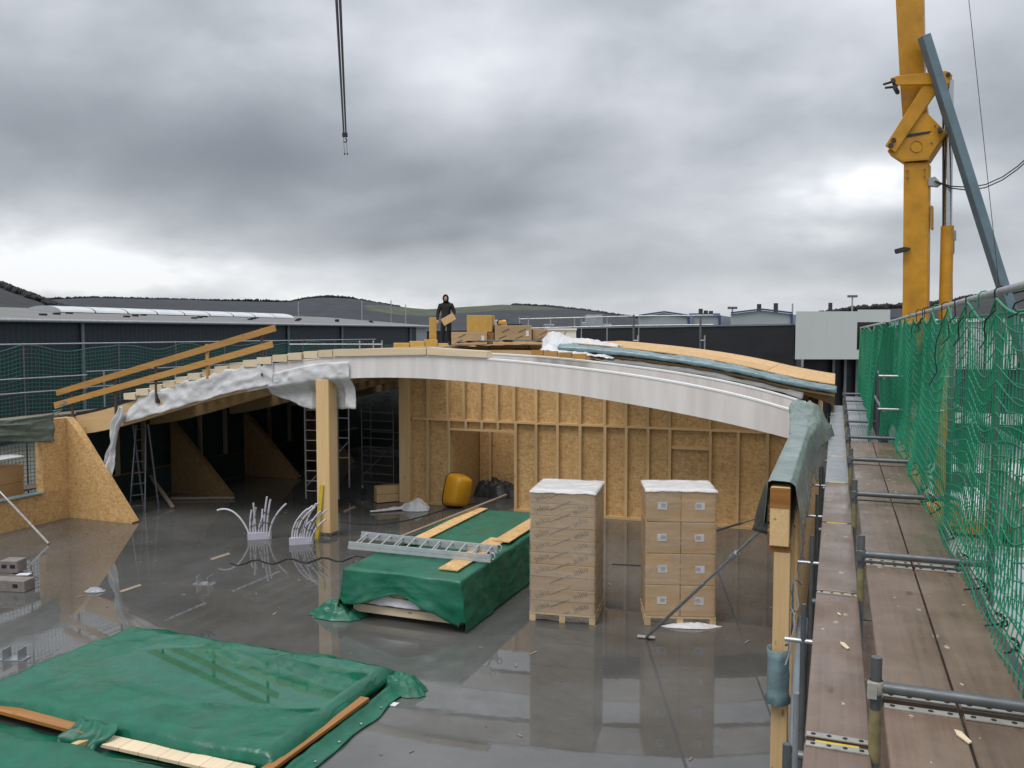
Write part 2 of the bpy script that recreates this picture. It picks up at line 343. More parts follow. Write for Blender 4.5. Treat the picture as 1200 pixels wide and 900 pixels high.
def make_materials():
    osb('osb'); osb('osb_shaded', .34); osb('osb_warm', .78)  # the darkest copy has the hall's interior shade painted into its colour
    for i, a in enumerate('xyz'):
        wood('pine_'+a, (.66, .46, .235), (.56, .37, .175), i)
        wood('pale_pine_'+a, (.74, .62, .44), (.66, .52, .34), i, var=.08)
        wood('wet_wood_'+a, (.36, .165, .04), (.25, .10, .025), i, .35)
        wood('rail_wood_'+a, (.52, .28, .08), (.40, .20, .05), i, .5)
        wood('old_wood_'+a, (.30, .24, .18), (.20, .155, .115), i, .7)
    # wet concrete slab: thin standing water over most of it
    m, t, b = mat('wet_concrete', (.12, .115, .105), .1); p = pos(t)
    n1 = noi(t, p, .35, 6, .6, .3); n2 = noi(t, p, 2.2, 7, .65); n3 = noi(t, p, 26, 4, .6)
    c = mixc(t, ramp(t, n1, [(.35, 0.0), (.65, 1.0)]), (.070, .070, .066), (.130, .131, .129))
    c = mixc(t, ramp(t, n2, [(.35, 0.0), (.7, .55)]), c, (.085, .080, .070))
    c = mixc(t, ramp(t, n3, [(.62, 0.0), (.75, .35)]), c, (.19, .185, .175))
    lk(t, c, b.inputs['Base Color'])
    wet = ramp(t, mth(t, 'ADD', mth(t, 'MULTIPLY', n1, .55), mth(t, 'MULTIPLY', n2, .45)), [(.42, .008), (.54, .02), (.59, .07), (.70, .20)])
    lk(t, wet, b.inputs['Roughness']); b.inputs['IOR'].default_value = 1.5
    bump(t, b, noi(t, p, 7, 3, .5), .012, .02)
    # ground, planks
    varied('site_ground', (.105, .095, .08), .85, .35, .6, bmp=.5, bscale=9)
    varied('paving', (.21, .215, .215), .5, .2, .5)
    varied('meadow', (.085, .098, .045), .95, .35, .006)
    varied('gravel_roof', (.20, .20, .20), .85, .25, .4)
    m, t, b = mat('plank', (.10, .07, .055), .4); p = pos(t)
    g = noi(t, pos(t, (26, .9, 26)), 1, 5, .6, .5)
    c = mixc(t, ramp(t, g, [(.3, 0.0), (.7, 1.0)]), (.185, .122, .084), (.115, .074, .050))
    c = mixc(t, ramp(t, noi(t, p, 3.0, 6, .65), [(.4, 0.0), (.7, .6)]), c, (.235, .180, .140))
    v = N(t, 'ShaderNodeTexVoronoi'); v.inputs['Scale'].default_value = 9; lk(t, pos(t, (1.3, .8, 1), (0, 0, .5)), v.inputs['Vector'])
    sc = N(t, 'ShaderNodeSeparateColor'); lk(t, v.outputs['Color'], sc.inputs[0])
    spk = mth(t, 'MULTIPLY', mth(t, 'LESS_THAN', v.outputs['Distance'], mth(t, 'MULTIPLY', mth(t, 'SUBTRACT', sc.outputs[0], .45), .42)), 1.0)
    spk = mth(t, 'MULTIPLY', spk, mth(t, 'GREATER_THAN', noi(t, p, 60, 2), .46))
    c = mixc(t, mth(t, 'MULTIPLY', spk, .8), c, (.52, .44, .34))
    v2 = N(t, 'ShaderNodeTexVoronoi'); v2.inputs['Scale'].default_value = 3.1; lk(t, pos(t, (1.5, .6, 1), (0, 0, .2)), v2.inputs['Vector'])
    c = mixc(t, ramp(t, v2.outputs['Distance'], [(.05, .7), (.12, 0.0)]), c, (.05, .028, .02))
    c = mixc(t, 1.0, c, ramp(t, rnd(t), [(0, .86), (1, 1.12)]), 'MULTIPLY')
    lk(t, c, b.inputs['Base Color']); lk(t, ramp(t, noi(t, p, 1.7, 5), [(.35, .16), (.65, .5)]), b.inputs['Roughness']); bump(t, b, g, .15, .003)
    # metals
    varied('galvanised', (.42, .44, .46), .42, .2, 5, metal=.75, objvar=.1)
    varied('dull_steel', (.135, .145, .152), .45, .25, 6, metal=.5, objvar=.1)
    varied('alu_deck', (.30, .31, .325), .35, .15, 4, metal=.6, objvar=.1)
    varied('aluminium', (.46, .48, .49), .5, .15, 8, metal=.3)
    varied('rusty_steel', (.075, .045, .035), .7, .4, 9)
    varied('black_steel', (.025, .025, .027), .5, .3, 8)
    varied('crane_yellow', (.49, .23, .012), .42, .26, 2.2, objvar=.06, bmp=.08, bscale=14)
    varied('crane_yellow_dark', (.42, .20, .018), .5, .2, 2)
    varied('crane_grey', (.13, .19, .23), .45, .18, 2)
    varied('chrome_rod', (.55, .55, .56), .2, .06, 5, metal=1)
    varied('galvanised_white', (.36, .35, .32), .55, .25, 12, metal=.2)
    varied('yellow_sleeve_paint', (.22, .19, .09), .6, .35, 14); varied('yellow_paint', (.62, .46, .03), .5, .2, 10)
    # sheets
    m, t, b = mat('membrane', (.62, .585, .565), .45); p = pos(t, (3.0, .3, .35))
    lk(t, mixc(t, ramp(t, noi(t, p, 1.4, 5, .55), [(.32, 0.0), (.68, 1.0)]), (.655, .61, .585), (.79, .755, .735)), b.inputs['Base Color'])
    bump(t, b, noi(t, pos(t, (6, 1, 2)), 1.2, 5), .25, .02)
    varied('membrane_lit_edge', (.80, .79, .77), .4, .05, 3)  # paler than the wrap: lit look of the top fold painted in
    film('white_film', (.93, .93, .94), .25, .28, .96); film('grey_film', (.42, .45, .47), .25, .3); film('clear_film', (.62, .64, .63), .2, .3, .6)
    film('wrap_film', (.76, .68, .58), .10, .2, .26, True)
    tarp('green_tarp', (.003, .118, .066), .48, None, .16); tarp('green_tarp_wet', (.003, .118, .066), .42, (-7.3, 9.3, 2.4, .95), .2)
    tarp('grey_tarp', (.17, .225, .205), .38, None, .2); tarp('olive_tarp', (.15, .185, .15), .5, None, .5)
    tarp('blue_tarp', (.17, .255, .28), .35, None, .25); tarp('black_tarp', (.03, .036, .035), .5, None, .6)
    varied('shade_sheet_dark', (.010, .028, .026), .6, .3, 2); varied('net_green', (.006, .24, .12), .5, .3, 1.3); varied('net_dark', (.015, .15, .10), .6, .2, 2)
    varied('cord_black', (.012, .012, .013), .6, .2, 8)
    # goods
    m, t, b = mat('carton', (.36, .235, .125), .7); p = pos(t)
    c = mixc(t, ramp(t, noi(t, pos(t, (1, 1, 7)), 1.5, 5), [(.3, 0.0), (.7, 1.0)]), (.40, .25, .11), (.49, .325, .16))
    lk(t, mixc(t, 1.0, c, ramp(t, rnd(t), [(0, .9), (1, 1.08)]), 'MULTIPLY'), b.inputs['Base Color'])
    m, t, b = mat('brown_carton', (.30, .20, .12), .65)
    c = mixc(t, ramp(t, noi(t, pos(t, (.6, .6, 9)), 1.5, 5), [(.3, 0.0), (.7, 1.0)]), (.35, .235, .125), (.43, .30, .17))
    lk(t, mixc(t, 1.0, c, ramp(t, rnd(t), [(0, .92), (1, 1.07)]), 'MULTIPLY'), b.inputs['Base Color'])
    varied('carton_print', (.11, .085, .065), .7, .3, 20)
    varied('label_paper', (.62, .64, .68), .6, .08, 20); varied('label_ink', (.30, .35, .46), .6, .3, 60)
    varied('fibre_board', (.50, .30, .075), .85, .12, 8, objvar=.10, bmp=.2, bscale=60)
    varied('white_panel', (.66, .67, .68), .5, .06, 1)
    varied('conduit_white', (.52, .51, .54), .5, .1, 6); varied('conduit_base', (.50, .48, .56), .55, .1, 6)
    varied('concrete_block', (.20, .175, .16), .85, .2, 6, bmp=.4, bscale=40)
    varied('yellow_plastic', (.62, .29, .012), .38, .1, 5)
    varied('pvc_grey', (.16, .19, .21), .4, .15, 4)
    # far buildings
    m, t, b = mat('dark_cladding', (.018, .028, .04), .5)
    wv = N(t, 'ShaderNodeTexWave', wave_type='BANDS', bands_direction='Y'); wv.inputs['Scale'].default_value = 1.0; lk(t, pos(t), wv.inputs['Vector'])
    lk(t, mixc(t, wv.outputs[0], (.016, .026, .038), (.024, .036, .050)), b.inputs['Base Color']); bump(t, b, wv.outputs[0], .3, .03)
    varied('black_cladding', (.014, .015, .019), .5, .15, .6)
    varied('pale_panel', (.50, .53, .52), .45, .04, .3)
    varied('grey_cladding', (.34, .37, .40), .5, .08, .2); varied('blue_trim', (.03, .06, .17), .5, .1, .5)
    m, t, b = mat('fibre_cement_roof', (.16, .155, .15), .7)
    st_ = noi(t, pos(t, (.12, 2.2, 1)), 1, 6, .6); c = mixc(t, ramp(t, st_, [(.3, 0.0), (.7, 1.0)]), (.125, .12, .118), (.215, .21, .205))
    lk(t, c, b.inputs['Base Color'])
    varied('skylight', (.60, .62, .63), .3, .1, .5)
    m, t, b = mat('dark_glass', (.01, .012, .015), .06)
    varied('hill_floor', (.022, .023, .025), .95, .55, .09, bmp=1.0, bscale=.25)
    m, t, b = mat('far_slope', (.05, .05, .04), .95); g = N(t, 'ShaderNodeNewGeometry'); s = N(t, 'ShaderNodeSeparateXYZ'); lk(t, g.outputs['Position'], s.inputs[0])
    f0 = FW*1500-RT*70; r2 = mth(t, 'ADD', mth(t, 'POWER', mth(t, 'DIVIDE', mth(t, 'SUBTRACT', s.outputs[0], f0.x), 210.0), 2.0), mth(t, 'POWER', mth(t, 'DIVIDE', mth(t, 'SUBTRACT', s.outputs[1], f0.y), 330.0), 2.0))
    fm = ramp(t, mth(t, 'ADD', r2, noi(t, pos(t), .006, 4)), [(.95, 1.0), (1.15, 0.0)]); lk(t, mixc(t, 1.0, mixc(t, fm, (.028, .031, .037), (.060, .070, .042)), ramp(t, noi(t, pos(t), .035, 6, .7), [(.3, .55), (.7, 1.45)]), 'MULTIPLY'), b.inputs['Base Color'])  # bluish slope colour has the distance haze painted in
    varied('woodland', (.021, .0205, .020), .95, .3, .05, objvar=0)
    varied('woodland_far', (.028, .031, .037), .95, .3, .01)  # same painted haze tint as the far slopes
    varied('car_white', (.6, .6, .6), .25, .03, 1); varied('car_blue', (.03, .06, .14), .25, .03, 1); varied('tyre', (.02, .02, .02), .8, .1, 5)
    # person
    varied('black_cloth', (.012, .012, .014), .85, .3, 12); varied('skin', (.42, .24, .17), .55, .08, 10); varied('boot', (.03, .022, .018), .7, .2, 9)
make_materials()
# ------------------------------------------------------------------ setting: ground, hills, woods
def ground():
    m = MB().grid(20, 20, lambda a, b: Vector(((a-.5)*9000, (b-.3)*9000, -.35)), False)
    kind(m.build('ground', MT['meadow'], origin=(0, 0, -.35)))
    kind(MB().box(-60, 60, -15, 95, -.5, -.32).build('site_yard', MT['site_ground']))
    kind(MB().box(1.15, 26, -6, 90, -.5, -.30).build('asphalt_yard', MT['paving']))
    s = kind(MB().box(-19.25, -.36, -6, 32, -.30, 0).build('concrete_floor', MT['wet_concrete']))
ground()

SKY_MID = [(-900, 352), (-600, 340), (-300, 349), (-100, 352), (60, 352), (110, 350), (230, 353), (340, 355), (360, 351), (385, 349), (410, 351), (440, 356), (470, 361), (505, 364), (540, 361), (590, 357.5), (640, 360), (690, 365), (730, 371), (770, 376), (840, 380), (920, 381), (1000, 380), (1200, 379), (1500, 372), (2000, 365)]
SKY_L = [(-1500, 330), (-800, 300), (-400, 310), (-150, 318), (-40, 327), (0, 336), (20, 343), (45, 352), (70, 361), (100, 371), (140, 384), (170, 391)]
SKY_R = [(880, 391), (920, 381), (960, 371), (1000, 365), (1060, 363), (1100, 359), (1140, 352), (1170, 347), (1200, 341), (1300, 325), (1500, 310), (1900, 330), (2500, 340)]
def ridge(name, sky, Rr, front, back, m, seed, wood_mat, ntrees, th, cover, lo, hi):
    xs = [p[0] for p in sky]; ys = [p[1] for p in sky]
    def bearing(px): return math.atan((px-600)/FOC)
    def hgt(px): return HC+(390-np.interp(px, xs, ys))/FOC*Rr
    def pt(px, d):      # d: fraction of ridge distance
        z = hgt(px)+.35; k = (d-front)/(1-front) if d < 1 else (back-d)/(back-1)
        k = max(min(k, 1), 0); k = k*k*(3-2*k)
        dirv = RT*((px-600)/FOC)+FW
        p = dirv*(Rr*d); n = fbm(p.x/Rr*7+seed, p.y/Rr*7, 0, 3)*.06*z
        return Vector((p.x, p.y, -.36+z*k+(n*k if abs(d-1) > .03 else 0)))
    nu = 160
    mm = MB().grid(nu, 14, lambda a, b: pt(lo+(hi-lo)*a, front+(back-front)*b))
    kind(mm.build(name, MT[m], origin=(0, 0, -.36)))
    tm = MB(); rr = random.Random(seed); n = 0
    base = []
    for q in range(5):
        b = MB().blob((0, 0, 0), 1, 1, 1, q+seed, .22, 1); base.append((b.v, b.f))
    while n < ntrees:
        px = rr.uniform(lo, hi); d = rr.uniform(front+.05, 1.02) if rr.random() < .6 else rr.uniform(.95, 1.01)
        n += 1
        if not cover(px, d): continue
        p = pt(px, d); h = th*rr.uniform(.55, 1.15); vs, fs = base[rr.randrange(5)]; w_ = h*rr.uniform(.5, .85); a = rr.uniform(0, 6.3); c_, s_ = math.cos(a), math.sin(a)
        tm.add([p+Vector(((v.x*c_-v.y*s_)*w_, (v.x*s_+v.y*c_)*w_, (v.z+.55)*h*.6)) for v in vs], fs)
    o = tm.build(wood_mat[0], MT[wood_mat[1]]); kind(o, 'stuff'); tag(o, wood_mat[2], 'woodland')
def cov_mid(px, d):
    if 470 < px < 760: return (600 < px < 760 and d > .93)
    return d > .965
ridge('far_hills', SKY_MID, 1700, .45, 1.5, 'far_slope', 3, ('far_woodland', 'woodland_far', 'dark bare winter woods covering the far hills behind the roof'), 30000, 4.0, cov_mid, -900, 1900)
ridge('left_hill', SKY_L, 520, .5, 1.5, 'hill_floor', 5, ('hillside_woodland', 'woodland', 'dark wooded slope rising at the left edge of the picture'), 9000, 3.2, lambda px, d: d > .92, -900, 170)
ridge('right_hill', SKY_R, 620, .5, 1.5, 'hill_floor', 8, ('hill_woodland', 'woodland', 'dark wooded hill behind the yellow crane'), 9000, 3.6, lambda px, d: d > .92, 900, 2000)

# ------------------------------------------------------------------ arch profile (front arch, measured across the hall)
TOPP = [(-19.42, 2.62), (-17.69, 2.99), (-17.28, 3.11), (-15.95, 3.42), (-14.38, 3.84), (-12.86, 4.14), (-12.05, 4.25), (-11.05, 4.33), (-9.84, 4.37), (-8.57, 4.38), (-6.98, 4.32), (-5.17, 4.16), (-3.47, 3.97), (-1.88, 3.69), (-.79, 3.38), (0, 3.13)]
BOTP = [(-19.44, 2.12), (-17.57, 2.46), (-16.53, 2.71), (-15.08, 3.08), (-13.81, 3.41), (-12.75, 3.64), (-11.41, 3.80), (-9.38, 3.85), (-8.22, 3.85), (-5.8, 3.69), (-4.12, 3.49), (-2.54, 3.2), (-.97, 2.88), (0, 2.66)]
ct_ = np.polyfit(*zip(*TOPP), 5); cb_ = np.polyfit(*zip(*BOTP), 5)
dko = lambda x: .35+.20*max(0, (x+1.6)/1.6)**2
top = lambda x: float(np.polyval(ct_, x)); bot = lambda x: float(np.polyval(cb_, x))
def arch_strip(m, x0, x1, y0, y1, n, ft, fb):
    xs = [x0+(x1-x0)*i/n for i in range(n+1)]
    vs = []; fs = []
    for x in xs: vs += [(x, y0, fb(x)), (x, y0, ft(x)), (x, y1, ft(x)), (x, y1, fb(x))]
    for i in range(n):
        a = i*4
        for k in range(4): fs.append((a+k, a+4+k, a+4+(k+1) % 4, a+(k+1) % 4)[::-1])
    fs += [(0, 1, 2, 3)[::1], tuple(n*4+k for k in (3, 2, 1, 0))]
    m.add(vs, fs); return m

# ------------------------------------------------------------------ the timber hall
YF, YW = 17.3, 21.75            # front arch plane, partition wall plane
hall = thing('timber_hall', 'unfinished timber hall with curved arch roof and bare OSB partition walls', 'building', (-9.5, 22, 0))
def hall_build():
    # arches
    a1 = arch_strip(MB(), -19.45, -.66, YF, YF+.20, 60, top, bot).build('arch_beam', MT['pine_x'], hall)
    w1 = arch_strip(MB(), -13.55, -.60, YF-.012, YF+.215, 50, lambda x: top(x)-.012, lambda x: bot(x)-.01).build('membrane_wrap', MT['membrane'], a1)
    tag(w1, 'pale translucent membrane wrapped round the front arch')
    arch_strip(MB(), -13.2, -.62, YF-.022, YF+.225, 50, lambda x: top(x)+.014, lambda x: top(x)-.02).build('membrane_lit_edge', MT['membrane_lit_edge'], a1)
    y2 = 20.0
    a2 = arch_strip(MB(), -19.45, -.66, y2, y2+.20, 60, top, bot).build('arch_beam', MT['pine_x'], hall)
    arch_strip(MB(), -9.6, -.60, y2-.012, y2+.215, 50, lambda x: top(x)-.012, lambda x: bot(x)-.01).build('membrane_wrap', MT['membrane'], a2)
    arch_strip(MB(), -9.6, -.62, y2-.022, y2+.225, 50, lambda x: top(x)+.014, lambda x: top(x)-.02).build('membrane_lit_edge', MT['membrane_lit_edge'], a2)
    for y in (23.6, 27.0, 30.5):
        arch_strip(MB(), -19.45, -.66, y, y+.20, 40, top, bot).build('arch_beam', MT['pine_x'], hall)
    # roof boards: left half, each board on its own with the stepped ends over the front arch
    x = -17.45
    i = 0
    while x < -11.3:
        wd = .43+random.uniform(-.02, .02); th = .165
        z = max(top(x), top(x+wd)) - .02
        piece('roof_board', (wd-.035, 13.2, th), MT['pale_pine_y'], hall, (x+wd/2, YF-.05+6.6+random.uniform(-.04, .03), z+th/2+.02), (0, -.02, 0))
        x += wd; i += 1
    # long board laid across the apex, and the cassette ends next to it
    for (xa, xb, zz) in ((-11.05, -8.62, .0), (-8.60, -7.15, .004)):
        za, zb = top(xa)+.02+zz, top(xb)+.02+zz
        MB().prism([(xa, YF-.06, za), (xb, YF-.06, zb+.005), (xb, YF-.06, zb+.15), (xa, YF-.06, za+.165)], (0, .30, 0)).build('roof_board', MT['pale_pine_x'], hall)
    xs = -11.25
    while xs < -7.0:      # boards behind it, running back over the apex; open over the room
        if xs < -10.6: piece('roof_board', (.42, 4.2, .10), MT['pine_y'], hall, (xs+.22, YF+.45+2.1, top(xs+.22)+.075))
        piece('roof_board', (.42, 6.2, .10), MT['pine_y'], hall, (xs+.22, 28.3, top(xs+.22)+.075)); xs += .45
    arch_strip(MB(), -19.7, -17.5, 17.75, 31, 8, lambda x: top(x)+.12, lambda x: top(x)+.02).build('eaves_membrane', MT['black_tarp'], hall)
    for k in range(4):
        piece('blocking', (.30, .10, .13), MT['rail_wood_x'], hall, (-6.85+k*.36, YF+2.5, top(-6.85+k*.36)+.11))
    # roof deck of the finished right half: cassette with OSB sheets on top
    dk = arch_strip(MB(), -6.6, -.02, YW+.15, 27.2, 30, lambda x: top(x)+dko(x)-.025, lambda x: top(x)+.02).build('roof_deck', MT['osb_shaded'], hall)
    xe = [-6.6, -5.35, -4.10, -2.85, -1.60, -.02]
    for j in range(5):
        for (ya, yb) in ((YW+.10, 24.3), (24.32, 26.7), (26.72, 27.4)):
            arch_strip(MB(), xe[j]+.006, xe[j+1]-.006, ya, yb, 6, lambda x: top(x)+dko(x), lambda x: top(x)+dko(x)-.023).build('osb_sheet', MT['osb'], dk)
    arch_strip(MB(), -6.4, -.02, YW+.02, YW+.10, 30, lambda x: top(x)+dko(x)-.25, lambda x: top(x)+dko(x)-.30).build('edge_batten', MT['pine_x'], dk)
    # columns
    def column(x, y, w_, z1, foot=True):
        c = piece('column', (w_, w_, z1-.12), MT['pine_z'], hall, (x, y, .12+(z1-.12)/2), bevel=.012)
        if foot:
            f = MB().box(x-w_*.45, x+w_*.45, y-w_*.45, y+w_*.45, 0, .025).box(x-w_*.3, x+w_*.3, y-.02, y+.02, .02, .13)
            f.build('column_foot', MT['galvanised'], c)
        return c
    column(-11.37, YF+.12, .36, bot(-11.37)+.01)
    # partition wall: plates, studs and OSB panels each on their own
    xl, xr, yo = -11.72, -.75, YW+.12
    pw = MB().box(xl, -10.2, YW, YW+.12, .0, .06).build('sole_plate', MT['pine_x'], hall)
    MB().box(-8.22, xr, YW, YW+.12, .0, .06).build('sole_plate', MT['pine_x'], hall)
    MB().box(xl+.38, xr, YW+.003, YW+.123, 2.42, 2.48).build('top_plate', MT['pine_x'], hall)
    piece('column', (.34, .22, 3.80), MT['pine_z'], hall, (xl+.15, YW+.06, 1.90), bevel=.01)
    low = [PY(p, 550, YW).x for p in (480, 501, 526, 604, 628, 653, 679.5, 708.5, 733.5, 759, 784.5, 832, 864.5, 899)]
    for x in low: piece('stud', (.075, .117, 2.36), MT['pine_z'], hall, (x, YW+.06, .06+1.18))
    up = [PY(p, 470, YW).x for p in (480, 501, 524, 543, 562, 582, 602, 628, 653, 679.5, 708.5, 733.5, 759, 784.5, 832)]
    for x in up:
        h = bot(x)+.10-2.48
        if h > .1: piece('stud', (.075, .117, h), MT['pine_z'], hall, (x, YW+.06, 2.48+h/2))
    dl, dr = low[2]+.04, low[3]-.04
    MB().box(dl, dr, YW, YW+.12, 2.16, 2.22).build('door_header', MT['pine_x'], hall)
    for k in range(1, 4): piece('stud', (.07, .114, .20), MT['pine_z'], hall, (dl+(dr-dl)*k/4, YW+.06, 2.32))
    # OSB behind the studs
    pe = [xl+.32]+low[:3]
    def panel(xa, xb, z0, z1f, z1g=None):
        z1g = z1f if z1g is None else z1g
        return MB().prism([(xa+.004, yo, z0), (xb-.004, yo, z0), (xb-.004, yo, z1g), (xa+.004, yo, z1f)], (0, .02, 0)).build('osb_panel', MT['osb'], hall)
    for a, b in zip([xl+.30]+low[:2], low[:3]): panel(a, b, .01, 2.45)
    seq = low[3:]+[xr]
    for a, b in zip(seq[:-1], seq[1:]): panel(a, b, .01, 2.45)
    panel(dl-.03, dr+.03, 2.23, 2.45)
    seq = [xl+.30]+up+[xr]
    for a, b in zip(seq[:-1], seq[1:]):
        n = max(1, int((b-a)/.6))
        za, zb = bot(a)+.12, bot(b)+.12
        if min(za, zb) > 2.5: panel(a, b, 2.455, za, zb)
    wx0, wx1 = low[10]+.04, low[11]-.04
    MB().box(wx0, wx1, YW+.02, YW+.118, 1.93, 2.0).build('transom', MT['pine_x'], hall)
    MB().box(wx0+.02, wx1-.02, YW+.085, YW+.117, .95, 1.925).build('infill_panel', MT['osb_warm'], hall)
    # room behind the door opening
    MB().box(-10.25, -10.13, YW+.14, 25.6, 0, 3.75).build('room_wall', MT['osb'], hall)
    MB().box(-10.12, -5.0, 25.2, 25.32, 0, 3.55).build('room_wall', MT['osb_shaded'], hall)
    MB().prism([(-10.1, 23.8, 0), (-7.05, 23.8, 0), (-9.85, 23.8, 2.85), (-10.1, 23.8, 2.85)], (0, .10, 0)).build('bracing_fin', MT['osb'], hall)
    piece('stud', (.07, .10, 2.8), MT['pine_z'], hall, (-9.72, 23.73, 1.42))
    # left eaves wall with the window opening, and the buttress fins standing off it
    xw = -19.12
    def wallpart(y0, y1, z0, z1): return MB().box(xw-.12, xw+.12, y0, y1, z0, z1)
    lo = wallpart(8, YF-.29, 0, .78).build('eaves_wall', MT['osb'], hall)
    wallpart(16.05, YF-.29, .782, 2.66).build('wall_panel', MT['osb'], hall)
    wallpart(8, 13.1, .782, 2.55).build('wall_panel', MT['osb'], hall)
    wallpart(13.102, 16.048, 2.30, 2.62).build('lintel', MT['pine_y'], hall)
    sl_ = MB().box(xw-.10, xw+.20, 13.12, 16.04, .784, .81).build('window_sill', MT['blue_tarp'], hall)
    wallpart(YF-.28, 31.8, 0, .85).build('eaves_wall', MT['osb_shaded'], hall)
    MB().box(xw-.16, xw-.13, YF+.1, 31.8, .0, 2.5).build('shade_sheet', MT['shade_sheet_dark'], hall)  # added opaque sheet, keeps daylight out of the left bay
    MB().box(xw+.123, xw+.128, YF+.3, 31.6, .02, .84).build('shade_sheet', MT['shade_sheet_dark'], hall)  # dark skin over the low wall, interior shade put into its colour
    for y in (YF-.5, 20.55, 24.0, 27.5):
        zt = 2.66 if y < 18 else 2.2
        MB().prism([(xw+.125, y, 0), (-16.86, y, 0), (-16.82, y, .04), (-18.62, y, zt-.35), (-18.98, y, zt), (xw+.125, y, zt)], (0, .22, 0)).build('bracing_fin', MT['osb' if y < 18 else 'osb_shaded'], hall)  # inner fins take the OSB copy with painted shade
    for y in (18.6, 19.6, 22.0, 23.2, 25.6, 26.8, 28.8): piece('stud', (.12, .08, 1.5), MT['old_wood_z'], hall, (xw, y, .85+.75))
    MB().box(-19.2, -11.9, 31.6, 31.8, 0, 4.4).build('rear_wall', MT['black_tarp'], hall)  # black colour stands in for the shade deep in the hall
    MB().box(-11.9, -.6, 31.62, 31.78, 0, 3.5).build('rear_wall', MT['osb_shaded'], hall)
    MB().box(-11.75, -11.62, 22.0, 31.6, 0, 3.7).build('room_wall', MT['black_tarp'], hall)  # wall coloured black, interior shade painted on
    # right hand ring beam on posts
    rb = MB().box(-.63, -.43, 9.42, 16.9, 2.62, 3.25).build('ring_beam', MT['pine_y'], hall, bevel=.008)
    MB().box(-.632, -.428, 9.412, 9.425, 3.04, 3.252).build('end_lamella', MT['wet_wood_x'], rb)
    MB().box(-.63, -.43, 17.55, 31.6, 2.55, 3.05).build('ring_beam', MT['pine_y'], hall)
    MB().box(-.64, -.42, 9.46, 9.62, 2.55, 2.615).build('bearing_plate', MT['wet_wood_y'], hall)
    for y in (9.58, 12.0, 14.5, 17.0, 19.5, 22): piece('post', (.17, .24, 2.55), MT['pine_z'], hall, (-.50, y, 1.275), bevel=.006)
    for y in (10.6, 13.1, 15.6): piece('post', (.10, .12, 2.6), MT['pine_z'], hall, (-.47, y, 1.30))
    for ya in (11.6, 14.0, 16.4, 18.8): MB().box(-.425, -.41, ya, ya+2.38, .02, 2.6).build('osb_panel', MT['osb'], hall)
    MB().box(-.425, -.41, 21.2, 31.6, 0, 2.5).build('osb_panel', MT['osb'], hall)
hall_build()

# ------------------------------------------------------------------ roof guard rail (left)
def guard():
    g = thing('roof_guard_rail', 'two-board orange timber guard rail climbing the left roof edge', 'guard rail', (-16, YF-.06, 3.0))
    yb = YF-.10
    for (xa, za, xb, zb) in ((-19.76, 3.27, -12.63, 5.02), (-19.85, 2.93, -12.72, 4.63)):
        MB().beam((xa, yb, za), (xb, yb, zb), .035, .155).build('rail_board', MT['rail_wood_x'], g)
    for xa, dz0 in ((-19.25, 2.35), (-17.73, 2.62), (-16.36, 3.10), (-13.06, 3.85)):
        zt = 3.36+(xa+19.76)*.2454
        MB().box(xa-.03, xa+.03, yb+.022, yb+.06, dz0, zt+.02).box(xa-.06, xa+.06, yb+.06, yb+.10, dz0, dz0+.12).build('rail_post', MT['rusty_steel'], g)
    MB().box(-14.75, -14.67, yb+.022, yb+.06, 3.75, 4.62).build('rail_post', MT['rail_wood_z'], g)
guard()
# ------------------------------------------------------------------ sheets and tarps lying on the hall
def sheet(name, label, cat, nu, nv, fn, m, th=.004, parent=None):
    o = MB().grid(nu, nv, fn).build(name, MT[m], parent, solid=th)
    if label: tag(o, label, cat)
    return o
def L(a, b, t): return a+(b-a)*t
def crease(x, y, s=0):
    return (1-abs(nz3(x, y, s))*2.4)+.5*(1-abs(nz3(x*2.3+5, y*2.3, s+3))*2.4)-.6
def mound(c, rx, ry, h, seed, rz=0, n=40, m=14):
    """crumpled cloth lying in a heap: creased height field on an uneven outline"""
    c = Vector(c); mb = MB(); co, si = math.cos(rz), math.sin(rz)
    def f(a, b):
        an = a*2*math.pi; r = (1-b); k = r*(1+.28*nz3(math.cos(an)*1.3+seed, math.sin(an)*1.3, 2)+.12*nz3(math.cos(an)*4, math.sin(an)*4, seed))
        x, y = rx*k*math.cos(an), ry*k*math.sin(an)
        z = h*((1-r**2.2)*(.74+.26*crease(x/rx*1.2+seed, y/ry*1.2, 1))+.10*crease(x/rx*3.5, y/ry*3.5+seed, 5)*(1-r**4))
        return c+Vector((x*co-y*si, x*si+y*co, max(z, .012)))
    return mb.grid(n, m, f)
